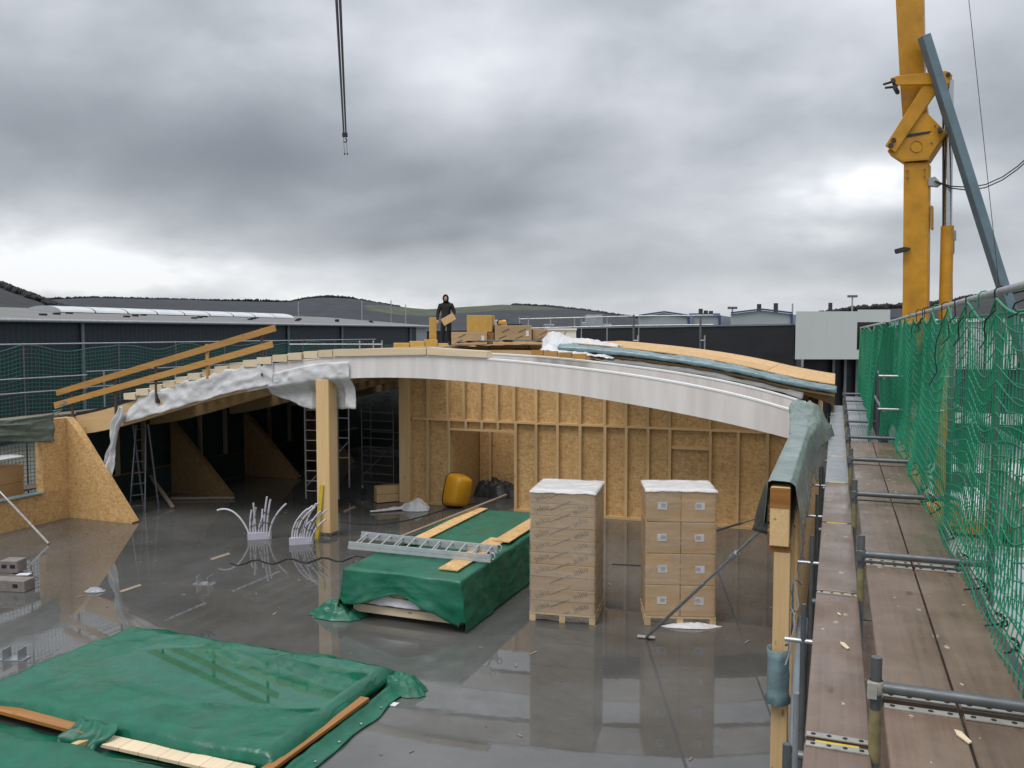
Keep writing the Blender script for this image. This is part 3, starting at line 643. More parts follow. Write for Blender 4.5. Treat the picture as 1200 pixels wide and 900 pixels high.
def roof_sheets():
    def f1(a, b):
        x = L(-17.55, -12.75, a); zb = bot(x)+.05+.05*nz3(x*1.3, 3); zt = top(x)+.10+.13*nz3(x*1.1, 9)+.05*nz3(x*4, 1)
        taper = min(1, a*6+.15); zt = L(zb+.1, zt, taper)
        y = YF-.05-.045*crease(x*1.0+b*.9, b*1.1-x*.5, 4)-.010*crease(x*3-b*2, b*3+x, 1)
        if b > .8: y += (b-.8)*1.6
        return Vector((x, y, L(zb, zt, min(b/.8, 1))+.03*nz3(x*3, b*4, 7)))
    sheet('plastic_sheet', 'crumpled white plastic sheet draped along the left arch edge under the guard rail', 'plastic sheet', 90, 18, f1, 'white_film')
    def f2(a, b):
        x = L(-12.95, -10.62, a); z0 = top(x)-.12-.22*(a < .55)*(.55-a); zb = L(3.38, 3.05, min(1, a*2.2)) if a < .45 else L(3.05, 3.10, (a-.45)/.55)
        zb += .05*nz3(a*7, 2)
        return Vector((x, YF-.045-.05*abs(fbm(x*2, b*3, 2))-.03*nz3(x*6, b*5)-(.16 if abs(x+11.37) < .3 else 0)*min(1, (1-b)*1.5)*0, L(z0, zb, b)))
    def f2b(a, b):
        p = f2(a, b); 
        if bot(p.x) > p.z: p.y += .28*min(1, (bot(p.x)-p.z)*4)+.20*(abs(p.x+11.37) < .45)*min(1, (bot(p.x)-p.z)*3)
        return p
    sheet('plastic_flap', 'white plastic flap hanging from the arch behind the timber column head', 'plastic sheet', 50, 24, f2b, 'white_film')
    def f3(a, b):      # torn strip hanging at the left
        z = L(2.98, 1.05, a); w_ = .12+.22*a+.12*math.sin(a*9); cx = L(-17.42, -17.95, a**.8)+.05*nz3(a*5, 1)
        x = cx+(b-.5)*w_; return Vector((x, YF-.16-.10*a-.06*math.sin(b*9+a*4)+.05*nz3(a*7, b*5), z+(.10*nz3(b*6, 3) if a > .9 else 0)))
    sheet('plastic_strip', 'narrow torn white plastic strip dangling from the left arch end', 'plastic sheet', 40, 10, f3, 'white_film')
    def f4(a, b):      # heap of white sheet on the roof
        x = L(-7.45, -5.35, a); h = .07+.06*crease(a*4, b*2, 5)+.17*math.exp(-((a-.16)/.12)**2)
        h *= math.sin(math.pi*min(max(b, .02), .98))**.5*min(1, a*10+.2)*min(1, (1-a)*6+.25)
        y = L(YW-.45, YW+.75, b); return Vector((x, y, top(x)+(.05 if y < YW+.1 else .36)*1+h+.03*nz3(a*20, b*14)))
    sheet('plastic_sheet', 'bundled white plastic sheet lying on top of the roof deck edge', 'plastic sheet', 60, 20, f4, 'white_film')
    def f5(a, b):      # blue-grey roll along the deck edge
        x = L(-6.9, .02, a); an = L(-.5, 3.3, b); r = .10+.035*fbm(x*1.7, b*3, 3)
        return Vector((x, YW+.10-.16*math.cos(an)*1.2-.12, top(x)+dko(x)-.15+r*1.15*math.sin(an)+.02*nz3(x*5, b*6)))
    sheet('rolled_tarp', 'rolled blue grey tarpaulin strip along the curved roof deck edge', 'tarpaulin', 110, 14, f5, 'blue_tarp')
    def f6(a, b):
        x = L(-5.6, -.72, a); y = L(20.3, YW+.0, b); z = L(top(x)+.06, top(x)+dko(x)-.30, b)-.12*math.sin(math.pi*b)*(.6+.4*nz3(x, 1))+.04*fbm(x*2, b*4, 8)
        return Vector((x, y, z))
    sheet('clear_sheet', 'dull translucent grey sheet sagging between the arches below the blue tarpaulin', 'plastic sheet', 60, 14, f6, 'clear_film', .002)
    MB().box(-5.0, -.75, 20.9, 21.0, 0, 0)
    # grey green tarp over the ring beam and the arch foot
    def f7(a, b):
        y = L(9.50, 16.85, a**1.1); s = max(0, (y-14.2)/2.6); s = min(s, 1)
        up = .04+.34*s*s; bl = .10*s
        pr = [(-.70-.05*s, 2.86-.15*nz3(y*.8, 2)), (-.665-bl, 3.26+up*.8), (-.62-bl*.4, 3.275+up), (-.43, 3.275+up*.9), (-.375+.20*s, 3.24+up*.6), (-.33+.32*s, 2.95), (-.30+.27*s, 2.62-.25*s+.22*nz3(y*1.6, 7)+.10*nz3(y*5, 3))]
        t = b*(len(pr)-1); i = min(int(t), len(pr)-2); t -= i
        x, z = L(pr[i][0], pr[i+1][0], t), L(pr[i][1], pr[i+1][1], t)
        k = .003+.055*s*s
        return Vector((x+k*crease(y*1.5+b*2, b*4-y*.5, 2)-.02*s, y+.06*nz3(b*5, 5)*(a < .02), z+k*crease(y*1.6-b, b*5+y*.6, 6)+k*.5*crease(y*4, b*9, 1)))
    sheet('grey_tarpaulin', 'wet grey green tarpaulin draped over the right ring beam and arch foot', 'tarpaulin', 110, 42, f7, 'grey_tarp')
    def f8(a, b):      # dark flap at the beam's near end
        z = L(3.22, 2.72, b); return Vector((L(-.66, -.70-.16*(b*.9+.1), a)+.01*nz3(a*3, b*3), L(9.55, 10.0, a)-.05*b, z-.06*a*(b > .8)))
    sheet('tarp_flap', 'small black plastic flap hanging off the ring beam above the prop', 'tarpaulin', 8, 12, f8, 'black_tarp')
    def f9(a, b):
        y = L(13.4, 16.38, a); z = L(2.82, 2.20+.10*math.sin(a*4+.5), b); sag = .16*math.sin(a*math.pi)
        return Vector((-18.93+.06*fbm(y*1.5, b*5, 3)-.03*b, y, z-sag*.3*(1-b)+.05*math.sin(b*13+a*5)*.3))
    sheet('wall_tarpaulin', 'olive tarpaulin hanging over the window opening of the left eaves wall', 'tarpaulin', 40, 24, f9, 'olive_tarp')
    tg = MB()
    for k in range(9):
        an = k*.7; tg.tube([(-19.05+.05*math.cos(an), 16.3+.05*k, 2.62+.06*k), (-18.98, 16.45+.05*k, 2.75+.03*math.sin(an*2)+.04*k), (-19.05, 16.6+.03*k, 2.7+.05*k)], .012, 5)
    tag(tg.build('tied_rope', MT['grey_tarp']), 'knotted grey green rope end tied at the top of the left wall', 'rope')
roof_sheets()
def post_wraps():
    m = MB(); 
    def f(a, b):
        an = a*2*math.pi; r = .128+.035*crease(math.cos(an)*2, math.sin(an)*2+b*2)*.5+.03*(b < .1); return Vector((-.52+r*math.cos(an)*.85, 9.50+r*math.sin(an)*1.1-.02, L(.92, 1.50, b)))
    o = m.grid(16, 6, f).build('post_wrap', MT['blue_tarp'], solid=.004); tag(o, 'blue green plastic sleeve wrapped round the nearest right hand post', 'plastic wrap')
    o = MB().grid(8, 10, lambda a, b: Vector((-.40+.02*nz3(a*5, b*5), L(9.72, 9.95, a), L(1.55, 2.1, b)+.04*nz3(a*4, 1)))).build('torn_wrap', MT['blue_tarp'], solid=.003); tag(o, 'torn strip of blue green plastic on the outer face of the posts', 'plastic wrap')
post_wraps()

# ------------------------------------------------------------------ scaffold on the right, where the photographer stands
ZD, ZL = 3.25, 3.0
J = [4.08+2.47*k for k in range(-2, 9)]
def right_scaffold():
    s = thing('facade_scaffold', 'galvanised facade scaffold with worn brown plank decks along the right wall', 'scaffold', (.5, 8, -.3))
    def hooks(x0, x1, y, z, par):
        piece('plank_end', (x1-x0-.01, .045, .006), MT['galvanised_white'], par, ((x0+x1)/2, y, z+.004))
        for k in range(4):
            hx = x0+(x1-x0)*(k+.5)/4
            MB().lathe([(.011, 0), (.011, .002), (0, .002)], (hx, y, z+.0075), 10).build('rivet_hole', MT['cord_black'], par)
    for i, (ya, yb) in enumerate(zip(J[:-1], J[1:])):
        far = ya > 13.5
        for k, (x0, x1) in enumerate(((.225, .53), (.542, .85))):
            if far and k == 1: x0, x1 = .455, .62
            if far and k == 0: x0, x1 = .24, .45
            d = piece('plank', (x1-x0, yb-ya-.07, .045), MT['alu_deck' if far else 'plank'], s, ((x0+x1)/2, (ya+yb)/2+.01, ZD-.0225-.002*k), bevel=.004)
            if 3 < ya+2.5 < 8: hooks(x0, x1, yb-.05, ZD, d)
            if ya < 7 and ya > 0: hooks(x0, x1, ya+.075, ZD, d)
            if 13.5 < ya < 15:
                for q in range(5): piece('deck_rib', (.012, yb-ya-.2, .008), MT['dull_steel'], d, (x0+.03+q*(x1-x0-.06)/4, (ya+yb)/2, ZD+.002))
        d = piece('plank', (.285, yb-ya-.07, .045), MT['alu_deck' if ya > 10.5 else 'plank'], s, (.04, (ya+yb)/2+.05, ZL-.0225), bevel=.004)
        if ya < 6 and ya > 0: hooks(-.10, .18, ya+.10, ZL, d); 
        if yb < 9: hooks(-.10, .18, yb-.0, ZL, d)
        piece('yellow_strip', (.19, .03, .012), MT['yellow_paint'], s, (.04, yb+.05, ZL-.01))
    for i, y in enumerate(J):
        ro = .024
        xo = 1.02 if y < 14.2 else .70
        MB().tube([(.197, y, -.3), (.197, y, ZD+.20)], ro, 12).build('standard', MT['dull_steel'], s)
        MB().tube([(.197, y, ZD-.28), (.197, y, ZD-.04)], ro+.002, 12).build('yellow_sleeve', MT['yellow_sleeve_paint'], s)
        MB().tube([(.20, y+.0, ZD+.065), (xo, y+.0, ZD+.065)], .026, 12).build('transom_tube', MT['dull_steel'], s)
        MB().tube([(-.13, y+.06, ZL-.09), (.19, y+.06, ZL-.09)], .022, 10).build('bracket_tube', MT['dull_steel'], s)
        c = MB().lathe([(.03, 0), (.036, .01), (.036, .05), (.03, .06)], (.197, y, ZD+.035), 12)
        c.box(.16, .20, y-.04, y-.01, ZD+.02, ZD+.09); c.build('coupler', MT['galvanised_white' if i == 2 else 'dull_steel'], s)
        MB().tube([(xo, y, -.3), (xo, y, 5.02)], ro, 10).build('standard', MT['dull_steel'], s)
        if y > 3:
            MB().tube([(-.20, y+.5, -.3), (-.20, y+.5, ZL-.25)], .022, 8).build('inner_standard', MT['dull_steel'], s)
            MB().tube([(-.34, y+.5, ZL-.55), (-.05, y+.5, ZL-.55)], .02, 8).build('wall_tie', MT['galvanised'], s)
    for z in (3.72, 4.22):
        MB().tube([(1.05, -1, z), (1.05, 13.96, z)], .02, 8).build('guard_tube', MT['galvanised'], s)
        MB().tube([(.68, 14, z), (.68, 28, z)], .02, 8).build('guard_tube', MT['galvanised'], s)
    MB().tube([(.93, -1, 5.15), (.935, 6, 5.155), (.93, 17.3, 5.11)], .024, 12).build('top_tube', MT['galvanised'], s)
    MB().tube([(.66, 13.98, 5.05), (.66, 28, 5.05)], .02, 8).build('top_tube', MT['galvanised'], s)
    for z in (3.75, 4.25): MB().tube([(.60, 13.98, z), (1.6, 13.98, z)], .02, 8).build('cross_tube', MT['galvanised'], s)
    MB().tube([(1.6, 13.98, -.3), (1.6, 13.98, 5.0)], .024, 8).build('standard', MT['galvanised'], s)
    MB().tube([(.885, -1, ZD+.02), (.885, 13.9, ZD+.02)], .008, 6).build('net_wire', MT['galvanised_white'], s)
    # the lift below
    for i, (ya, yb) in enumerate(zip(J[:-1], J[1:])):
        piece('lower_plank', (.62, yb-ya-.05, .045), MT['plank'], s, (.55, (ya+yb)/2, ZD-2.0))
    for k in range(9):
        y = 6.0+k*1.35; 
    return s
right_scaffold()
def gap_things():
    o = MB().tube([(-.29, 8.2, 1.0), (-.29, 9.0, 1.5), (-.29, 9.9, 1.7)], .06, 14).build('drain_pipe', MT['pvc_grey']); tag(o, 'grey plastic pipe lying in the gap beside the near post', 'pipe')
    o = MB().tube([(-.25, 7.35, .0), (-.25, 7.35, 1.9)], .028, 10).build('standing_tube', MT['galvanised']); tag(o, 'short galvanised tube standing in the gap between post and planks', 'tube')
    m = MB(); pts = [(-.33+.03*math.sin(k*1.1), 7.0+.14*k, 2.25+.08*math.sin(k*.9)) for k in range(30)]
    o = m.tube(pts, .008, 6).build('loose_cable', MT['pvc_grey']); tag(o, 'thin pale cable trailing along the gap beside the ring beam', 'cable')
gap_things()

def net(name, label, fn, nu, nv, r, m, parent=None):
    mb = MB()
    P = [[fn(i/nu, j/nv) for j in range(nv+1)] for i in range(nu+1)]
    for i in range(nu+1): mb.tube(P[i], r, 4, False)
    for j in range(nv+1): mb.tube([P[i][j] for i in range(nu+1)], r*(2.0 if j in (0, nv) else 1), 4, False)
    mb.sm = [True]*len(mb.f)
    o = mb.build(name, MT[m], parent); tag(o, label, 'safety net'); return o
def nets():
    def f(a, b):
        y = L(1.2, 17.2, a); lift = .16*abs(math.sin(y*1.35))**2
        top_z = 5.11-.12*abs(math.sin(y*2.6+.4)); z0 = ZD-.06+.04*math.sin(y*2.1)
        z = L(z0, top_z, b); sag = .06*math.sin(math.pi*b)*math.sin(y*1.9)+.035*math.sin(y*4.3+b*3)
        bend = -.09*math.exp(-((b)/.14)**2)
        return Vector((.90+.022*math.sin(y*1.1+b*2.2)*math.sin(math.pi*b)+.010*math.sin(y*3.3+b*5)+bend, y+.05*math.sin(b*6+y), z+sag*.6))
    net('safety_net', 'bright green safety net hanging along the right side of the near scaffold', f, 160, 20, .0044, 'net_green')
    def fb(a, b):       # doubled length where the net overlaps itself
        y = L(1.5, 17.0, a); return Vector((.935+.016*math.sin(y*1.7+b*3), y, L(ZD+.05, 5.02, b)+.05*math.sin(y*2.7)*math.sin(math.pi*b)))
    net('overlap_net', 'second layer of green net overlapping the farther half of the scaffold side', fb, 150, 20, .0034, 'net_green')
    def f2(a, b):
        y = L(14.0, 27, a); return Vector((.63-.16*(1-b)*math.exp(-a*6)+.03*math.sin(y*2+b*4), y, L(ZD-.1, 4.98, b)+.05*math.sin(y*3)*b))
    net('safety_net', 'narrow green safety net at the far end of the right scaffold', f2, 110, 20, .0055, 'net_green')
    net('net_return', 'short green net return joining the near and the far scaffold nets', lambda a, b: Vector((L(.62, .93, a)+.02*math.sin(b*7), L(14.0, 17.1, a), L(ZD-.05, 5.02, b)+.03*math.sin(a*8))), 34, 20, .005, 'net_green')
    r = random.Random(4)
    for k in range(13):      # black ties over the top tube
        y = 3.7+k*.72+r.uniform(-.28, .28); l = r.choice((.12, .2, .3, .7)); m = MB()
        pts = [Vector((.93+.035*math.cos(q), y+.01*q, 5.15+.035*math.sin(q))) for q in [i*.7 for i in range(-1, 6)]]
        pts += [Vector((.895-.01*q+.02*math.sin(q*2), y+.05*q*r.uniform(.2, 1.2), 5.10-l*q/5)) for q in range(1, 6)]
        o = m.tube(pts, .005, 5).build('net_tie', MT['cord_black' if k % 4 else 'net_green']); tag(o, None, 'strap', 'black straps tying the net to the top tube'); o['label'] = ('black' if k % 4 else 'green')+' strap tied over the top scaffold tube to hold the net'
    for k in range(13):
        y = 4.7+k*.72+r.uniform(-.22, .22); m = MB(); q = r.uniform(-.6, 1.0)
        rr_ = r.uniform(.03, .055); tw = r.uniform(-.6, .6)
        ring = [Vector((.885-.02*math.sin(t_)*abs(q)+.02*math.cos(t_*2), y+rr_*math.cos(t_+tw), ZD+.035+rr_*.9*(1+math.sin(t_)))) for t_ in [k_*.6 for k_ in range(11)]]
        m.tube(ring+[ring[-1]+Vector((-.04*abs(q), .03*q, -.03)), Vector((.84-.05*abs(q), y+.08*q, ZD+.012))], .006, 6)
        o = m.build('net_hook', MT['cord_black']); tag(o, 'black rubber tie lashing the net foot to the plank deck', 'strap', 'black ties along the net foot')
nets()

# ------------------------------------------------------------------ scaffold with net behind the left wall
def left_scaffold():
    X = -21.3; s = thing('rear_scaffold', 'galvanised tube scaffold behind the left eaves wall', 'scaffold', (X, 22, -.3))
    ys = [10+2.5*k+(.9 if k > 3 else 0) for k in range(11)]
    for y in ys: MB().tube([(X, y, -.3), (X, y, 4.62)], .022, 8).build('standard', MT['dull_steel'], s)
    for (z, a, b) in ((4.58, 9, 37), (3.62, 9, 19.6), (3.22, 9, 19.6), (3.72, 19.6, 37), (3.25, 19.6, 37)):
        MB().tube([(X+.03, a, z), (X+.03, b, z)], .020, 8).build('guard_tube', MT['galvanised'], s)
    for y in (19.9, 22.9, 24.6, 25.1): MB().tube([(X+.4, y, 2.4), (X+.4, y, 3.75)], .024, 8).build('inner_standard', MT['galvanised'], s)
    for k, y in enumerate(ys[:-1]): piece('deck_plank', (.6, 2.45, .05), MT['old_wood_y'], s, (X+.35, y+1.25, 2.55))
    for k, y in enumerate(ys[:-1]): piece('deck_plank', (.6, 2.45, .05), MT['old_wood_y'], s, (X+.35, y+1.25, .6))
    def f(a, b):
        y = L(9, 36, a); sg = .10*abs(math.sin(y*.9))+.04*math.sin(y*3.1)
        return Vector((X-.06+.05*math.sin(y*1.3+b*2), y, L(.2, 4.50, b)-sg*b*1.0+.04*math.sin(y*2.2+b*6)))
    net('safety_net', 'dark green safety net on the scaffold behind the left roof edge', f, 230, 38, .0075, 'net_dark')

left_scaffold()
# ------------------------------------------------------------------ goods on the slab
def text_mesh(s, size):
    c = bpy.data.curves.new('print', 'FONT'); c.body = s; c.size = size; c.extrude = .0004
    o = bpy.data.objects.new('print', c); scn.collection.objects.link(o); bpy.context.view_layer.update()
    me = bpy.data.meshes.new_from_object(o.evaluated_get(bpy.context.evaluated_depsgraph_get()))
    bpy.data.objects.remove(o); bpy.data.curves.remove(c); return me
PRINT = text_mesh('inku', .15); PRINT.materials.clear(); PRINT.materials.append(MT['carton_print'])
def put_print(par, p, ang, rz):
    o = bpy.data.objects.new('print', PRINT); scn.collection.objects.link(o)
    o.rotation_euler = (Matrix.Rotation(rz, 3, 'Z') @ Matrix.Rotation(R(90), 3, 'X') @ Matrix.Rotation(ang, 3, 'Z')).to_euler(); o.location = p; attach(o, par)
def pallet(root, w_, d_):
    for x in np.linspace(-w_/2+.05, w_/2-.05, 3):
        for y in (-d_/2+.07, 0, d_/2-.07): piece('pallet_block', (.10, .14, .078), MT['pine_z'], root, (x, y, .061))
        piece('bottom_board', (.10, d_, .022), MT['pine_y'], root, (x, 0, .011))
        piece('stringer_board', (.10, d_-.02, .022), MT['pine_y'], root, (x, 0, .111))
    for k in range(5): piece('deck_board', (w_, .12, .022), MT['pine_x'], root, (0, -d_/2+.06+k*(d_-.12)/4, .133))
def wrap(root, w_, d_, z0, z1, m='wrap_film', seed=1):
    n = 44; k = 26
    def f(a, b):
        t = a*4; s_ = int(t) % 4; u = t-int(t)
        cs = [(-1, -1), (1, -1), (1, 1), (-1, 1)]
        p, q = cs[s_], cs[(s_+1) % 4]
        x, y = L(p[0], q[0], u)*(w_/2+.012), L(p[1], q[1], u)*(d_/2+.012)
        nn = .006*fbm(x*3+seed, y*3+b*9, b*6)
        z = L(z0, z1, b); 
        if b < .06: nn += .02*abs(nz3(x*5, y*5+seed))
        return Vector((x*(1+nn/w_*2), y*(1+nn/d_*2), z+(.03*nz3(x*4+seed, y*4) if b == 0 else 0)))
    return MB().grid(n, k, f).build('stretch_film', MT[m], root)
def top_cap(root, w_, d_, z, seed):
    def f(a, b):
        x, y = (a-.5)*2, (b-.5)*2; e = max(abs(x), abs(y)); k = min(1, e/.86); sc_ = k/max(e, 1e-6); dz = .016*crease(x*1.6+seed, y*1.6, 3)+.014-.05*max(0, k-.8)**2*10
        if e > .86: dz -= (e-.86)/.14*(.015+.025*abs(nz3(x*2+seed, y*2)))
        return Vector((x*sc_*(w_/2+.020), y*sc_*(d_/2+.020), z+dz))
    o = MB().grid(26, 26, f).build('top_sheet', MT['white_film'], root); tag(o, 'white film sheet over the top of the load')
def loads():
    a = thing('wrapped_pallet_load', 'tall film wrapped pallet of brown cartons with slanted printing beside the green covered stack', 'pallet load', (0, 0, 0), 'wrapped pallets on the wet slab')
    W_, D_, n = 1.10, 1.18, 10; pallet(a, W_+.02, D_+.02); h = (2.235-.15)/n
    for k in range(n):
        z0 = .147+k*h; c = piece('carton', (W_-.004*(k % 2), D_, h-.006), MT['brown_carton'], a, (.003*math.sin(k*2), .003*math.cos(k*3), z0+h/2), bevel=.006)
        if k != 2: put_print(c, (-.45+.01*math.sin(k*3), -D_/2-.003, z0+.02), R(24), 0)
        if k not in (2, 9): put_print(c, (.21+.01*math.cos(k*2), -D_/2-.003, z0+.035), R(24), 0)
        for (xx, zz, l) in ((-.12, z0+.14, .20), (-.10+.13, z0+.0, .20)):
            b = MB().beam((xx-l/2, -D_/2-.0035, zz-.04), (xx+l/2, -D_/2-.0035, zz+.05), .001, .014, (0, 0, 1)); b.build('print_line', MT['carton_print'], c)
    wrap(a, W_, D_, .03, 2.25, 'wrap_film', 3); top_cap(a, W_, D_, 2.235, 3)
    p = G(621, 727); q = G(697, 732); d = (q-p).normalized(); ang = math.atan2(d.y, d.x)-R(2.0)
    e = Vector((math.cos(ang), math.sin(ang), 0)); nn = Vector((-e.y, e.x, 0)); mid = (p+q)/2
    a.location = mid+nn*(D_/2); a.rotation_euler = (0, 0, ang); a.location.z = 0
    b = thing('wrapped_pallet_load', 'film wrapped pallet of square cartons each with a white label, behind the steel prop', 'pallet load', (0, 0, 0), 'wrapped pallets on the wet slab')
    W_, D_ = 1.16, .95; pallet(b, W_+.02, D_+.02); h = (2.285-.15)/4
    for k in range(4):
        for i in (0, 1):
            for j in (0, 1):
                x = (-W_/4, W_/4)[i]; y = (-D_/4, D_/4)[j]; z0 = .147+k*h
                c = piece('carton', (W_/2-.008, D_/2-.006, h-.008), MT['carton'], b, (x+.004*math.sin(k*3+i), y, z0+h/2), bevel=.012)
                if j == 0:
                    lb = piece('shipping_label', (.155, .003, .125), MT['label_paper'], c, (x+(-.02, .02)[i]*1.0+.01*math.sin(k*2), -D_/2-.0035, z0+h*.52), (0, R(3*math.sin(k*5+i)), 0))
                    MB().box(x-.045, x+.035, -D_/2-.0065, -D_/2-.0052, z0+h*.52-.03, z0+h*.52+.035).build('label_print', MT['label_ink'], c)
    wrap(b, W_, D_, .02, 2.30, 'wrap_film', 8); top_cap(b, W_, D_, 2.285, 9)
    def ff(a_, b_): return Vector((L(-.25, .55, a_), -D_/2-.03-.16*b_-.05*nz3(a_*5, b_*3), .10-.09*b_+.03*fbm(a_*5, b_*4)))
    mound((.18, -D_/2-.07, 0), .46, .12, .085, 7, .05, 50, 12).build('loose_film', MT['white_film'], b)
    p = G(755, 732); q = G(839, 734); d = (q-p).normalized(); ang = math.atan2(d.y, d.x)
    e = Vector((math.cos(ang), math.sin(ang), 0)); nn = Vector((-e.y, e.x, 0)); mid = (p+q)/2
    b.location = mid+nn*(D_/2); b.rotation_euler = (0, 0, ang); b.location.z = 0
loads()

def covered_stack():
    # middle stack: x -7.85..-5.62, y 12.45..17.75, top .90
    x0, x1, y0, y1, zt = -7.80, -5.66, 12.50, 17.75, .88
    s = thing('panel_stack', 'stack of timber panels peeping out under the raised green tarpaulin', 'panel stack', (-6.7, 15, 0))
    for k in range(4):
        piece('panel', (x1-x0-.16, y1-y0-.16, .135), MT['pine_x' if k else 'pale_pine_x'], s, ((x0+x1)/2, (y0+y1)/2, .17+k*.16))
    for k in range(4): piece('bearer', (x1-x0-.2, .09, .09), MT['old_wood_x'], s, ((x0+x1)/2, y0+.4+k*1.4, .045))
    MB().grid(20, 6, lambda a, b: Vector((L(x0+.42, x1-.75, a), y0+.055-.04*b, .42-.14*b+.10*math.exp(-((a-.22)/.14)**2)*(1-b)+.02*nz3(a*6, b)))).build('white_wrap', MT['white_film'], s, solid=.004)
    def f(a, b):
        # cover: a across (left hang, top, right hang), b along (front hang, top)
        A = a*3-1; Bv = b*1.22-.22
        hang_l, hang_r = .80, .86
        if A < 0: x, z, o = x0, zt+A*hang_l, A
        elif A > 1: x, z, o = x1, zt-(A-1)*hang_r, A-1
        else: x, z, o = L(x0, x1, A), zt, 0
        y = L(y0, y1, max(Bv, 0))
        if A < 0: x -= .03+.05*abs(fbm(y*1.5, z*2, 1))+(-A)*.05
        if A > 1: x += .02+.05*abs(fbm(y*1.6, z*2.4, 4))+(A-1)*.10
        if Bv < 0:
            t = -Bv/.22; fr = min(max((x-x0)/(x1-x0), 0), 1)
            ln = .62-.26*math.exp(-((fr-.48)/.26)**2)+.26*(fr > .8)*(fr-.8)*5*.6
            if 0 <= A <= 1: z = zt-t*ln
            else: z = min(z, zt-t*ln*.9) 
            y = y0-.03-.07*t-.06*abs(fbm(x*2, t*2.2, 9))*t-.05*math.sin(fr*11)*t
        z += .012*fbm(x*1.2, y*1.2, 2)+.006*crease(x*2, y*1.3)
        if A < 0 or A > 1 or Bv < 0:
            cr_ = .013*crease(y*.8+z*.5+x, z*1.1, 3); x += cr_*(1 if A > .5 else -1); y -= cr_*(Bv < 0)
        return Vector((x, y, max(z, .012+.01*abs(nz3(x*6, y*6)))))
    c = sheet('green_tarpaulin', 'green tarpaulin covering the tall panel stack in the middle of the slab', 'tarpaulin', 96, 110, f, 'green_tarp')
    def f2(a, b):
        p0 = Vector((-7.40, 12.50, .42)); p1 = Vector((-8.25, 12.45, .10)); c_ = p0.lerp(p1, a); w_ = .22+.42*a
        q = c_+Vector((.10*math.sin(b*5), (b-.5)*w_*1.2-.18*a, .06*math.cos(b*9+a*3)+.10*math.sin(math.pi*b)*(1-.4*a)+.03*fbm(a*4, b*4)))
        q.z = max(q.z, .012); return q
    tag(mound((-7.95, 12.50, 0), .52, .26, .30, 5, .2, 56, 18).build('tarp_corner', MT['green_tarp'], c), 'crumpled corner of the tarpaulin trailing on the floor')
    # OSB strips, lath and ladder lying on it
    def strip(name, label, pa, pb, w_, z, m='osb', th=.02):
        a, b = G(*pa, z), G(*pb, z); o = MB().beam(a, b, w_, th).build(name, MT[m]); return tag(o, label, 'board')
    z = zt+.035
    o = MB().box(-7.62, -7.33, 14.2, 17.72, z-.01, z+.01).build('osb_strip', MT['osb']); tag(o, 'OSB strip along the left edge of the covered stack', 'board')
    MB().box(-6.28, -5.93, 12.72, 15.9, z-.01, z+.01)
    o = MB().box(-6.22, -5.86, 12.85, 15.2, z-.01, z+.01).build('osb_strip', MT['osb']); tag(o, 'OSB strip at the front right edge, reaching under the ladder', 'board')
    o = MB().box(-6.05, -5.72, 14.9, 17.6, z+.012, z+.032).build('osb_strip', MT['osb']); tag(o, 'OSB strip at the rear right edge beside the tall pallet', 'board')
    a, b = G(462, 632, .95), G(593, 580, .98); o = MB().tube([a, b], .028, 8).build('wooden_pole', MT['old_wood_y']); tag(o, 'long wooden pole lying beside the OSB strip on the stack', 'pole')
    ld = thing('aluminium_ladder', 'aluminium extension ladder lying across the green covered stack', 'ladder', G(500, 645, .95))
    for q in (0, 1):
        off = Vector((0, 0, .07*q)); sh = Vector((.012, .006, 0))*q
        P = [G(408, 641, .96), G(575, 657, .96)]; Q = [G(423, 629, .96), G(583, 646, .96)]
        for e in (P, Q): MB().beam(e[0]+off+sh, e[1]+off+sh, .028, .065).build('stile', MT['aluminium'], ld)
        for k in range(11):
            t = (k+.5)/11
            if q == 0 and k % 3: continue
            MB().tube([P[0].lerp(P[1], t)+off+sh, Q[0].lerp(Q[1], t)+off+sh], .016, 8).build('rung', MT['aluminium'], ld)
    for e in (G(577, 656, .98), G(585, 646, .98)):
        MB().tube([e+Vector((.05*math.sin(k*.6), 0, .06-.06*math.cos(k*.6))) for k in range(9)], .012, 6).build('ladder_hook', MT['aluminium'], ld)
covered_stack()

